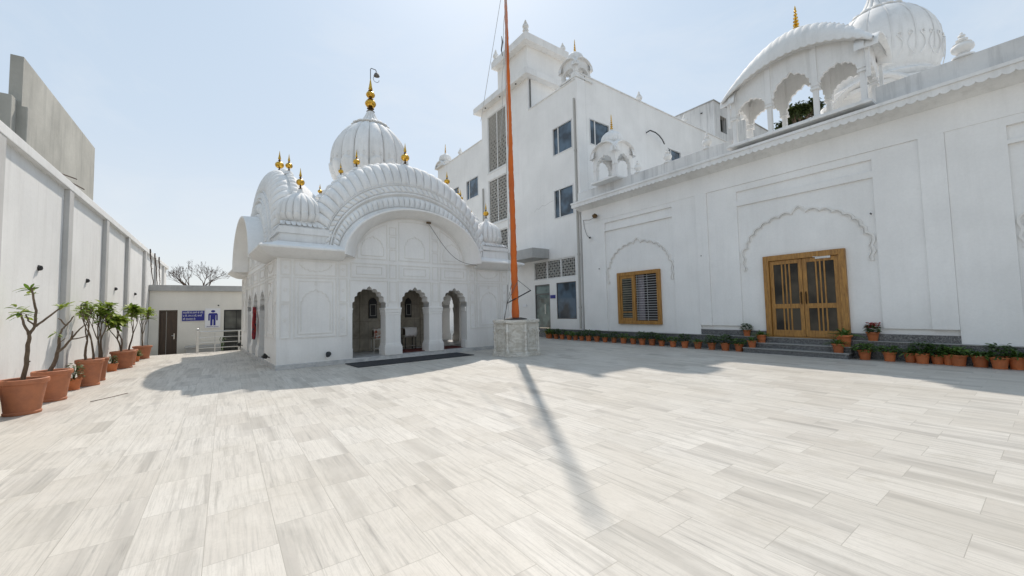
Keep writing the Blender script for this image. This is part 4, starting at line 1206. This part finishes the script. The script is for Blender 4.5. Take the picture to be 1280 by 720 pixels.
# crack in the plaster
mb = MB()
cr = [(17.1,6.95),(16.9,7.12),(16.7,7.05),(16.45,7.2),(16.2,7.12),(15.8,7.22),(15.5,7.25)]
mb.ribbon(cr, .018, ft, .0005, .0015); mb.build('plaster_crack', M_PIL, tw)
# chhatri on the tower roof corner and far end
arch_kiosk(tw, Matrix.Translation((14.62,14.15,13.10)), 1.05, 1.05, .70, 1, 1, dome=(.46,1.10), rise=.40, lip=.12)
arch_kiosk(tw, Matrix.Translation((14.5,29.0,13.2)), 1.1, 1.1, .05, 1, 1, dome=(.52,.52), rise=.35, lip=.12)
# drooping black pipe
mb = MB(); mb.tube([(19.75,13.6,11.65),(19.75,13.35,11.68),(20.2,13.3,11.65),(20.55,13.3,11.55),(20.85,13.3,11.38),(21.05,13.3,11.15)], .035, 6); mb.build('overflow_pipe', M_BLACK, tw)
# far block
fb = thing('rooftop_block', (28,14.1,0), 'plain white block with small dark opening rising beyond the long parapet', 'building')
mb = MB(); fB = lambda a,b,z: (a, 13.72-b, z)
mb.wall(fB, 28, 50, 0, 16.1, 0, -.3, [(28.85,29.8,14.05,15.25),(37.2,38.6,11.0,13.2)])
mb.box(28, 28.3, 14.03, 16.6, 0, 16.1); mb.box(28,50,16.6,16.9,0,16.1); mb.box(28.3,49.9,14.0,16.5,15.7,15.8)
mb.build('wall', M_PARA, fb)
mb = MB(); mb.box(27.95,50,13.67,14.06,16.1,16.18); mb.box(27.95,28.35,14.06,16.9,16.1,16.18); mb.build('coping', M_SLAB, fb, bevel=.01)
mb = MB(); mb.box(28.8,29.9,14.08,14.09,14.0,15.3); mb.box(37.1,38.7,14.08,14.09,10.9,13.3); mb.build('dark_opening', M_DARK, fb)
mb = MB()
for i in range(4): mb.box(28.85+i*.28,28.87+i*.28,13.74,13.76,14.05,15.25)
mb.build('window_bar', M_WIRE, fb)
mb = MB()
for y in (14.6,15.9): mb.lathe([(.08,0),(.08,.04)], (27.97,y,15.5), 10)
mb.build('vent_hole', M_BLACK, fb)

# ================================================================== LEFT BOUNDARY WALL
XL = -2.92
bw = thing('boundary_wall', (XL,12,0), 'high white panelled boundary wall with grey pilasters facing the hall', 'wall')
mb = MB(); mb.box(XL-.25, XL, -8, 31.5, -.42, 4.38); mb.build('wall_panel', M_LWALL, bw)
mb = MB(); mb.box(XL-.28, XL+.10, -8, 31.5, 4.38, 4.56); mb.build('coping', M_LWALL, bw, bevel=.012)
for y in (2.4,5.9,9.42,12.88,16.3,19.55,23.25,26.6,29.6):
    mb = MB(); mb.box(XL+.001, XL+.09, y-.15, y+.15, -.42, 4.379)
    mb.build('pilaster', [M_PIL], bw, bevel=.008)
for y, z in ((11.44,2.50),(14.69,2.49),(17.95,2.46),(21.38,2.45),(8.1,2.5)):
    mb = MB(); mb.tube([(XL,y,z),(XL+.05,y,z)], [.06,.045], 8); mb.tube([(XL+.03,y,z),(XL+.06,y-.10,z-.01)], .03, 6); mb.build('pipe_stub', M_BLACK, bw)
mb = MB()
for (y, z, dy, dz) in ((12.3,4.62,1.4,.10),(12.0,4.6,1.1,.2)): mb.tube([(XL-.1,y,z),(XL+.1,y+dy,z+dz-.08)], .014, 5)
mb.build('rebar', M_BARE, bw)
t = thing('dry_creeper', (XL+.05,24.5,2.9), 'dry black creeper stems hanging over the far end of the boundary wall', 'plant')
for s in range(3):
    mb = MB(); rg = random.Random(s+40); y = 24.0+s*1.5
    p = Vector((XL+.12,y,4.6)); pts = [p.copy()]
    for i in range(16): p += Vector((rg.uniform(-.01,.02), rg.uniform(-.07,.11), -.10)); pts.append(p.copy())
    mb.tube(pts, [.028-.001*i for i in range(17)], 5)
    for i in (3,6,9,12): mb.tube([pts[i], pts[i]+Vector((.02,rg.uniform(-.2,.2),rg.uniform(-.2,.1)))], .012, 4)
    mb.build('stem', M_BARE, t)
# concrete building beyond the wall
cb = thing('concrete_building', (-4.2,17,0), 'raw grey concrete building rising behind the boundary wall', 'building')
mb = MB()
mb.box(-4.21, -4.0, 14.2, 20.6, 0, 7.8)
mb.build('wall', M_CONC, cb)
mb = MB(); mb.box(-9.0, -4.07, 13.9, 14.19, 0, 6.72); mb.build('lower_block', M_CONC, cb, bevel=.02)
mb = MB(); mb.box(-4.02, -3.9, 14.2, 14.45, 5.6, 6.6); mb.build('concrete_ledge', M_CONC, cb, bevel=.02)

# ================================================================== WASHROOM BLOCK
wr = thing('washroom_block', (-1,25,-.33), 'low cream washroom block with flat grey roof slab at the courtyard end', 'building')
fw = lambda a,b,z: (a, 25-b, z)
mb = MB(); mb.wall(fw, -2.90, 4.0, -.42, 2.76, 0, -.25, [(-2.54,-1.87,-.33,1.84),(-.06,1.0,-.33,1.82)])
mb.box(-2.90,-2.65,25.25,29,-.42,2.76); mb.box(3.75,4.0,25.25,29,-.42,2.76); mb.box(-2.65,3.75,28.75,29,-.42,2.76)
mb.build('wall', M_CREAM, wr)
mb = MB(); mb.box(-2.91,4.1,24.86,29.1,2.76,3.04); mb.build('roof_slab', M_SLAB, wr, bevel=.012)
mb = MB(); mb.box(-2.54,-2.49,24.99,25.09,-.33,1.84); mb.box(-1.92,-1.87,24.99,25.09,-.33,1.84); mb.box(-2.49,-1.92,24.99,25.09,1.79,1.84)
dw = mb.build('brown_door', M_WOODD, wr)
mb = MB(); mb.box(-2.485,-1.925,25.03,25.07,-.33,1.785); lf = mb.build('door_leaf', M_WOODD, dw)
mb = MB(); mb.box(-2.28,-2.265,25.022,25.029,-.3,1.78); mb.build('metal_strip', M_PIPE, dw)
mb = MB(); mb.tube([(-1.98,25.03,.62),(-1.98,24.97,.62),(-2.07,24.97,.62)], .012, 6); mb.box(-2.0,-1.96,25.02,25.029,.45,.72); mb.build('handle', M_STEEL, dw)
mb = MB()
mb.box(-.058,-.01,25.05,25.10,-.33,1.815); mb.box(-.01,.98,25.05,25.10,1.77,1.815); mb.box(.45,.48,25.06,25.09,-.33,1.77)
for i in range(9): z = -.2+i*.13; mb.box(-.01,.98,25.06,25.075,z,z+.035)
gr = mb.build('doorway_grille', M_BLACK, wr)
mb = MB(); mb.box(-.055,.98,25.24,25.245,-.3,1.8); mb.build('doorway_backing', glassy('doorway_glass',(.035,.036,.03),.3), gr)
mb = MB(); mb.tube([(-.02-.9+.62,24.99,2.05),(-.28,24.95,2.05)], .03, 8); mb.build('pipe_stub', M_BLACK, wr)
def text_mesh(s, size, M, material, parent, name='lettering', align='LEFT'):
    cu = bpy.data.curves.new('txt', 'FONT'); cu.body = s; cu.size = size; cu.align_x = align; cu.extrude = .002
    ob = bpy.data.objects.new('txt', cu); COL.objects.link(ob)
    dg = bpy.context.evaluated_depsgraph_get(); me = bpy.data.meshes.new_from_object(ob.evaluated_get(dg))
    bpy.data.objects.remove(ob)
    me.transform(M); me.materials.clear(); me.materials.append(material); me.name = name
    o = bpy.data.objects.new(name, me); COL.objects.link(o)
    if parent: o.parent = parent; me.transform(parent.matrix_basis.inverted())
    return o
t = thing('notice_board', (-1.27,24.97,1.55), 'dark blue notice board with three lines of white Hindi lettering', 'sign')
mb = MB(); mb.box(-1.705,-.835,24.965,24.995,1.30,1.80); mb.build('board', M_BLUE, t)
mb = MB(); mb.rect_line(-1.71,-.83,1.295,1.805,.012,lambda a,b,z:(a,24.965-b,z),-.002,.006); mb.build('board_edge', M_SIGNW, t)
RX = Matrix.Rotation(PI/2,4,'X')
for i, s in enumerate(('यात्रियों के ठहरने के लिए','व ली, लंगर व की, कमरों','की व्यवस्था है।')):
    text_mesh(s, .118, Matrix.Translation((-1.67,24.960,1.665-i*.155)) @ RX @ Matrix.Diagonal((.72,1,1,1)), M_SIGNW, t)
t = thing('washroom_sign', (-.505,24.97,1.42), 'white sign with blue standing man pictogram beside the notice board', 'sign')
mb = MB(); mb.box(-.815,-.205,24.97,24.995,.93,1.90); mb.build('board', M_SIGNW, t)
mb = MB(); f = lambda a,b,z: (-.50+a, 24.968-b, z)
mb.prism([(.085*math.cos(i*PI/10), 1.755+.06*math.sin(i*PI/10)) for i in range(20)], f, 0, .006)
mb.prism([(-.19,1.30),(-.19,1.60),(-.15,1.665),(.15,1.665),(.19,1.60),(.19,1.30),(.13,1.30),(.13,1.56),(.105,1.56),(.105,1.05),(.02,1.05),(.02,1.34),(-.02,1.34),(-.02,1.05),(-.105,1.05),(-.105,1.56),(-.13,1.56),(-.13,1.30)], f, 0, .006)
mb.build('man_pictogram', M_BLUE, t)
text_mesh('शौचालय व स्नानघर', .068, Matrix.Translation((-.51,24.965,.965)) @ RX, M_BLUE, t, align='CENTER')
# washing trough
mb = MB(); mb.box(-1.5,-.15,24.3,24.85,-.33,.0); mb.box(-1.55,-.1,24.25,24.9,.0,.10); 
o = mb.build('washing_trough', M_SLAB, None, bevel=.015); tag(o, 'low grey concrete trough behind the steel railing', 'trough')
# railing
rl = thing('steel_railing', (-.9,21.15,0), 'stainless steel railing at the courtyard edge before the washroom block', 'railing')
def post(x, h, r): 
    mb = MB(); mb.box(x-r,x+r,21.10,21.10+2*r,0,h); mb.build('post', M_STEEL, rl, bevel=.005)
post(-.92,.93,.045); post(-.34,.80,.02); post(.50,.86,.03); post(1.35,.86,.03)
mb = MB(); mb.smooth = True; mb.lathe([(.03,0),(.055,.03),(.03,.08),(.0,.10)], (-.92,21.14,.93), 10); mb.build('post_knob', M_STEEL, rl)
for z, r in ((.86,.024),(.62,.014),(.40,.014),(.18,.014)):
    mb = MB(); mb.tube([(-.90,21.14,z),(1.38,21.14,z+.0)], r, 8); mb.build('rail', M_STEEL, rl)
mb = MB(); rg = random.Random(3)
for k in range(5):
    p = Vector((-.1-.02*k+.03*k*k*.3,21.5,-.0)); pts = [p]
    for i in range(6): p = p+Vector((rg.uniform(-.04,.04),rg.uniform(-.03,.03),.10)); pts.append(p)
    mb.tube(pts, .012, 4)
    for p in pts[2:]: leaf(mb, p, (rg.uniform(-1,1),rg.uniform(-1,1),.2), .10, .05)
tag(mb.build('dry_plant', M_LEAFD), 'thin dark wilted plant standing behind the steel railing', 'plant')

# ================================================================== TREES
def bare_tree():
    t = thing('bare_tree', (-1.6,34,-.4), 'leafless brown tree branching above the washroom roof', 'tree')
    mb = MB(); rg = random.Random(11)
    mb.tube([(-1.7,34,-.4),(-1.65,34,1.5),(-1.6,34.1,2.9)], [.20,.16,.13], 8); mb.build('trunk', M_BARE, t)
    mb = MB(); tips = []
    for d in ((-.8,0,.75),(-.35,.2,1),(.25,-.1,1),(.85,.1,.6),(.6,.3,.8),(-.6,-.3,.5)):
        branch(mb, (-1.6,34.1,2.8), d, .76, .055, 5, .52, tips, .006, 3, .04, (2,3), rg)
    mb.build('branches', M_BARE, t)
bare_tree()
def leafy_tree(x, y, zt, cr, label, seed):
    t = thing('leafy_tree', (x,y,-.4), label, 'tree'); rg = random.Random(seed)
    mb = MB(); mb.tube([(x,y,-.4),(x+.1,y,zt*.5),(x,y,zt*.82)], [.28,.2,.1], 8)
    tips = []
    for k in range(7):
        a = k*2*PI/7; branch(mb, (x,y,zt*.72+.1*k), (math.cos(a),math.sin(a),.8), cr*.45, .07, 3, .6, tips, .01, 3, .1, (2,3), rg)
    mb.build('trunk', M_BARK, t)
    mb = MB()
    for p, d in tips:
        for i in range(34):
            q = Vector((rg.gauss(0,1),rg.gauss(0,1),rg.gauss(0,.8)))*cr*.13
            leaf(mb, p+q, (rg.uniform(-1,1),rg.uniform(-1,1),rg.uniform(-.5,.6)), .22, .09)
    mb.build('crown', M_LEAFT, t)
leafy_tree(25.5, 7.85, 15.0, .95, 'dark leafy tree seen through the arches of the roof pavilion', 5)

# ================================================================== POTS ALONG THE LEFT WALL
def pot_meshes(mb, r, h, rb=.70, soil=True):
    R0 = r*rb
    mb.smooth = True
    mb.lathe([(R0*1.04,0),(R0*1.06,h*.06),(R0*.99,h*.09),(R0*1.02,h*.12),(R0*1.10,h*.40),(R0*1.12,h*.42),(R0*1.13,h*.45),(R0*1.26,h*.80),(r*.90,h*.84),(r*.985,h*.87),(r*1.0,h*.93),(r*.985,h*.985),(r*.93,h*1.0),(r*.88,h*.985),(r*.86,h*.9),(r*.84,h*.86)], (0,0,0), 40)
    mb.smooth = False
def big_pot(x, y, r, h, label, plantfn, seed, mat_=M_TERRAB, group='large terracotta pots along the boundary wall'):
    t = thing('potted_plant', (x,y,0), label, 'potted plant', 0, group)
    M = Matrix.Translation((x,y,.004)); mb = MB(M); pot_meshes(mb, r, h); mb.build('pot', mat_, t)
    mb = MB(M); mb.lathe([(r*.85,h*.87),(r*.5,h*.90),(.01,h*.89)], (0,0,0), 24); mb.build('soil', M_SOIL, t)
    plantfn(t, M @ Matrix.Translation((0,0,h*.88)), random.Random(seed))
    return t
PXH, PXV = 1/100., 1/69.
def sk_plant(strokes, tips, base, ctr):
    """skeleton in view-facing plane"""
    def f(t, M, rg):
        loc = M.to_translation(); d = Vector((loc.x, loc.y, 0)).normalized(); rt = Vector((d.y, -d.x, 0))
        def P(x, y, dep=0): return loc + rt*(x-ctr)*PXH + Vector((0,0,(base-y)*PXV)) + d*dep
        mb = MB()
        for pts, r0, r1 in strokes:
            dep = rg.uniform(-.12,.12) if len(strokes) > 1 else 0
            n = len(pts); pp = [P(x,y,dep*i/(n-1)*.6) for i,(x,y) in enumerate(pts)]
            # wiggly subdivision
            fine = []; rr = []
            for i in range(n-1):
                for k in range(3):
                    s = k/3; fine.append(pp[i].lerp(pp[i+1], s)+Vector((rg.uniform(-1,1),rg.uniform(-1,1),0))*.006); rr.append(r0+(r1-r0)*(i+s)/(n-1))
            fine.append(pp[-1]); rr.append(r1*.9); mb.tube(fine, rr, 8)
        mb.build('trunk', M_BARK, t)
        mb = MB()
        for (x, y, n, L) in tips: leaf_cluster(mb, P(x,y,rg.uniform(-.06,.06)), (0,0,1), n, L, L*.36, rg)
        mb.build('leaves', M_LEAF, t)
    return f
A_st = [([(29.5,473),(33,452),(34,430),(34.5,419)],.032,.024), ([(34.5,419),(29,407),(25,395)],.020,.012), ([(34.5,419),(40,410),(40.5,392),(37,378),(35,366)],.022,.012),
        ([(40.5,410),(52,401),(62,393),(69,388)],.018,.010), ([(40,409),(33,403),(30,396)],.014,.009), ([(33.5,449),(37,449)],.016,.012)]
A_tp = [(24,392,11,.20),(20,388,6,.17),(33,366,10,.19),(37,372,4,.14),(73,386,8,.17),(28,396,6,.17),(67,386,4,.12)]
B_st = [([(49,468),(57,452),(60,438),(60.5,420)],.034,.022), ([(59.5,441),(68,434),(75,425),(82,416),(88,410),(92,407)],.022,.009), ([(75,425),(85,424),(95,422)],.013,.009), ([(75,424),(77,414)],.012,.009),
        ([(60.5,420),(64,411),(68,407),(62,399),(58,397)],.017,.009), ([(68,407),(74,401),(78,394)],.014,.009), ([(60,430),(68,423)],.008,.006)]
B_tp = [(56,415,5,.12),(58,419,3,.10)]
big_pot(-2.63,9.90,.285,.56,'faded terracotta pot farthest from the brown door, with tall thin frangipani', sk_plant(A_st,A_tp,472,31), 1)
big_pot(-2.60,11.10,.27,.56,'terracotta pot with nearly leafless crooked frangipani beside the grey pilaster', sk_plant(B_st,B_tp,468,54), 2)
def frangi(n_st, H, kids, Lf, nl):
    def f(t, M, rg):
        mb = MB(M); tips = []
        for k in range(n_st):
            a = rg.uniform(0,2*PI); o = Vector((math.cos(a),math.sin(a),0))*.06*(n_st > 1)
            branch(mb, o, (o.x*3,o.y*3,1), H*.43, .026, 3, .46, tips, .009, 3, .34, kids, rg)
        mb.build('trunk', M_BARK, t)
        mb = MB(M)
        for p, d in tips: leaf_cluster(mb, p, d, rg.randint(max(3,nl-3), nl+2), Lf, Lf*.36, rg)
        mb.build('leaves', M_LEAF, t)
    return f
def bushy(H, mat_=None, n=120, L=.07):
    def f(t, M, rg):
        mb = MB(M)
        for i in range(n):
            a = rg.uniform(0,2*PI); q = rg.random()**.5; z = rg.random()
            leaf(mb, (math.cos(a)*q*H*.42*(1-.4*z), math.sin(a)*q*H*.42*(1-.4*z), z*H), (math.cos(a),math.sin(a),rg.uniform(-.1,.9)), L*rg.uniform(.7,1.2), L*.5)
        for i in range(6):
            a = i; mb.tube([(0,0,0),(math.cos(a)*.05,math.sin(a)*.05,H*.7)], .006, 4)
        mb.build('foliage', mat_ or M_LEAFD, t)
    return f
big_pot(-2.48,12.99,.24,.59,'terracotta pot with forked sparse frangipani, right beside a small bush pot', frangi(2,1.15,(2,2),.16,5), 22)
big_pot(-2.50,13.80,.20,.55,'terracotta pot with leafy frangipani half hidden by the pot in front', frangi(2,1.15,(2,3),.19,6), 31)
big_pot(-2.49,16.71,.30,.51,'wide terracotta pot with dense leafy frangipani midway along the wall', frangi(2,1.0,(2,3),.28,8), 44)
big_pot(-2.50,17.60,.23,.49,'terracotta pot with tall big-leaved frangipani behind the densest one', frangi(1,1.30,(2,3),.26,8), 55)
big_pot(-2.46,19.92,.28,.47,'terracotta pot with drooping leafy frangipani nearest the brown door', frangi(1,1.10,(2,3),.25,8), 66)
g2 = 'small orange pots tucked between the large ones'
big_pot(-2.60,12.42,.13,.24,'small orange pot with dark round shrub between the second and third large pots', bushy(.36), 5, M_TERRA, g2)
big_pot(-2.60,15.95,.14,.22,'small orange pot with short shrub in front of the densest frangipani', bushy(.24), 6, M_TERRA, g2)
big_pot(-2.46,18.80,.09,.19,'smallest orange pot with trailing leaves before the last large pot', bushy(.20,M_LEAFG,70,.10), 7, M_TERRA, g2)

# ================================================================== POTS ALONG THE HALL
def small_pot(M, t, r, h, plant, rg):
    mb = MB(M); pot_meshes(mb, r, h, .66); mb.build('pot', M_TERRA, t)
    mb = MB(M); mb.lathe([(r*.85,h*.87),(.01,h*.9)], (0,0,0), 16); mb.build('soil', M_SOIL, t)
    mb = MB(M); H = h*.88
    if plant == 'blade':
        for i in range(46):
            a = rg.uniform(0,2*PI); el = rg.uniform(.35,1.4); L = rg.uniform(.20,.40)
            d = Vector((math.cos(a)*math.cos(el), math.sin(a)*math.cos(el), math.sin(el)))
            leaf(mb, (math.cos(a)*.03,math.sin(a)*.03,H), d, L, .034, .55, rg)
        mb.build('foliage', M_LEAFG, t)
    else:
        S = {'bush':(.19,.27,M_LEAFD,190), 'low':(.20,.17,M_LEAFG,170), 'flower':(.13,.22,M_LEAFD,150)}[plant]
        for i in range(S[3]):
            a = rg.uniform(0,2*PI); q = rg.random()**.5; z = rg.random()
            rr = S[0]*math.sqrt(max(.05,1-(z-.35)**2*1.6))
            leaf(mb, (math.cos(a)*q*rr, math.sin(a)*q*rr, H+z*S[1]), (math.cos(a),math.sin(a),rg.uniform(-.2,.9)), .085*rg.uniform(.7,1.3), .045, .3, rg)
        mb.build('foliage', S[2], t)
        if plant == 'flower':
            mb = MB(M)
            for i in range(60):
                a = rg.uniform(0,2*PI); q = rg.random()**.5
                leaf(mb, (math.cos(a)*q*.13, math.sin(a)*q*.13, H+rg.uniform(.12,.26)), (math.cos(a),math.sin(a),1), .065, .06, .3, rg)
            mb.build('blossom', M_RED, t)
protos = {}
def copy_tree(o, parent=None):
    c = o.copy(); COL.objects.link(c); c.parent = parent
    for ch in list(o.children): copy_tree(ch, c)
    return c
def place(kind, var, x, y, z, s, label, group, rz):
    key = (kind, var)
    if key not in protos:
        t = thing('potted_plant', (0,0,0), label, 'potted plant', 0, group)
        small_pot(Matrix.Identity(4), t, .145, .23, kind, random.Random(hash(kind) % 1 + var*17+len(kind)))
        protos[key] = t; o = t
    else: o = copy_tree(protos[key])
    o.matrix_basis = Matrix.Translation((x,y,z)) @ Matrix.Rotation(rz,4,'Z') @ Matrix.Diagonal((s,s,s,1))
    tag(o, label, 'potted plant', group)
    return o
ordn = ['first','second','third','fourth','fifth','sixth','seventh','eighth','ninth','tenth','eleventh','twelfth','thirteenth','fourteenth','fifteenth','sixteenth','seventeenth','eighteenth','nineteenth','twentieth','twenty-first','twenty-second']
GR = 'small terracotta pots in a row along the hall plinth'
row_px = [(685.4,15.45),(693.6,15.0),(702.2,14.5),(711.2,14.03),(719.6,13.6),(728.4,13.2),(737.5,12.75),(748.9,12.25),(759,11.8),(770.2,11.32),(782.3,10.82),(794.6,10.33),(806.7,9.87),(818.4,9.45),(831.1,9.0),(845,8.52),(859.6,8.05),(875,7.57),(891.3,7.08),(908,6.62),(924.5,6.2)]
desc = {'bush':'dark green bush','low':'low light green plant','blade':'long arching blades','flower':'red flowers'}
kinds = ['low','bush','bush','low','low','bush','bush','bush','low','bush','low','blade','bush','bush','bush','low','bush','blade','bush','bush','low']
rg = random.Random(5)
for i, (_, y) in enumerate(row_px):
    k = kinds[i]
    place(k, i % 3, 13.50+rg.uniform(-.03,.03), y, .003, rg.uniform(.92,1.08), 'terracotta pot with %s, %s from the glass door along the plinth' % (desc[k], ordn[i]), GR, rg.uniform(0,6))
place('blade', 1, 13.70, 15.75, .003, 1.45, 'tall spiky potted plant at the start of the row by the glass door', GR, 1)
GE = 'terracotta pots around the hall entrance'
ent = [('blade',0,13.50,5.80,.153,.95,'small pot of arching blades on the lowest step beside the plinth row'),
 ('blade',2,13.75,5.62,.306,1.05,'pot with tall leaves on the middle step beside the plinth row'),
 ('bush',1,13.93,6.12,.476,.85,'small pot with dark bush on the plinth between pilaster and timber door'),
 ('blade',1,13.50,3.62,.153,1.05,'pot of arching blades on the lowest step in front of tallest spiky plant'),
 ('blade',0,13.76,3.55,.306,1.35,'pot with tallest spiky leaves on the middle step, near the red flowers'),
 ('flower',0,13.92,2.98,.476,1.0,'pot of red flowers standing on the granite plinth')]
for k, v, x, y, z, s, l in ent: place(k, v, x, y, z, s, l, GE, rg.uniform(0,6))
right = [('low',0,13.60,3.10,1.08,'first'),('low',2,13.60,2.62,1.0,'second'),('blade',1,13.68,2.25,1.0,'third'),('bush',0,13.60,2.04,1.05,'fourth'),('bush',2,13.70,1.80,.95,'fifth'),
 ('low',1,13.70,1.60,1.0,'sixth'),('low',0,13.62,1.46,1.1,'seventh'),('blade',2,13.68,1.14,1.1,'eighth'),('bush',0,13.58,.86,1.1,'ninth'),('blade',0,13.70,.62,1.15,'tenth'),('low',2,13.60,.30,1.1,'eleventh')]
for k, v, x, y, s, o_ in right: place(k, v, x, y, .003, s, 'terracotta pot with %s on the floor, %s along from the red flowers' % (desc[k], o_), 'terracotta pots on the floor past the entrance steps', rg.uniform(0,6))

# loose twigs on the floor
mb = MB(); mb.tube([(-1.95,10.35,.012),(-1.72,10.62,.02),(-1.55,11.0,.012)], .006, 4)
tag(mb.build('twig', M_BARE), 'thin dark twig lying on the marble floor near the large pots', 'twig')

# ================================================================== CAMERA, LIGHT, SKY
cam = bpy.data.cameras.new('Camera'); co = bpy.data.objects.new('Camera', cam); COL.objects.link(co)
yaw, pitch, roll = .6261590, .055105, -.0217727
fw_ = Vector((math.sin(yaw)*math.cos(pitch), math.cos(yaw)*math.cos(pitch), math.sin(pitch)))
r_ = Vector((math.cos(yaw), -math.sin(yaw), 0)); u_ = r_.cross(fw_)
r2 = r_*math.cos(roll)+u_*math.sin(roll); u2 = -r_*math.sin(roll)+u_*math.cos(roll)
co.matrix_world = Matrix(((r2.x,u2.x,-fw_.x,0),(r2.y,u2.y,-fw_.y,0),(r2.z,u2.z,-fw_.z,1.5),(0,0,0,1)))
cam.sensor_width = 36; cam.lens = 495.67*36/1280; cam.clip_end = 3000; cam.clip_start = .05
scene.camera = co
EL = R(53.5); AZ = R(32.7)
sun = bpy.data.lights.new('Sun', 'SUN'); sun.energy = 3.7; sun.angle = R(.75); sun.color = (1,.915,.82)
so = bpy.data.objects.new('Sun', sun); COL.objects.link(so)
sd = Vector((math.sin(AZ)*math.cos(EL), math.cos(AZ)*math.cos(EL), math.sin(EL)))
so.rotation_euler = sd.to_track_quat('Z','Y').to_euler(); so.location = sd*60
w = bpy.data.worlds.new('World'); scene.world = w; w.use_nodes = True; nt = w.node_tree
bg = nt.nodes['Background']
sky = nt.nodes.new('ShaderNodeTexSky'); sky.sky_type = 'NISHITA'; sky.sun_disc = False
sky.sun_elevation = EL; sky.sun_rotation = AZ; sky.air_density = 1.0; sky.dust_density = 2.0; sky.ozone_density = 1.5
# milky haze (paler towards the horizon) and a few thin clouds over the physical sky
tc = nt.nodes.new('ShaderNodeTexCoord'); sz = nt.nodes.new('ShaderNodeSeparateXYZ'); nt.links.new(tc.outputs['Generated'], sz.inputs[0])
hz = ramp(nt, sz.outputs[2], [(0,(7.4,7.6,7.7)),(.12,(7.0,7.4,7.7)),(.35,(5.7,6.65,7.6)),(.75,(4.6,5.9,7.3))])
mp = nt.nodes.new('ShaderNodeMapping'); nt.links.new(tc.outputs['Generated'], mp.inputs[0]); mp.inputs['Scale'].default_value = (1.2,1.2,2.8)
cl = noise(nt, mp.outputs[0], 2.4, 7, .62, .5)
cf = ramp(nt, cl, [(.48,(.0,.0,.0)),(.8,(.32,.32,.32))])
skc = mixc(nt, .78, sky.outputs[0], hz)
skc = mixc(nt, cf, skc, (7.4,7.6,7.8))
nt.links.new(skc, bg.inputs[0]); bg.inputs[1].default_value = .12
scene.view_settings.view_transform = 'Standard'; scene.view_settings.look = 'None'; scene.view_settings.exposure = 0; scene.view_settings.gamma = 1
scene.render.engine = 'CYCLES'
scene.cycles.max_bounces = 8; scene.cycles.diffuse_bounces = 5
scene.cycles.use_denoising = True
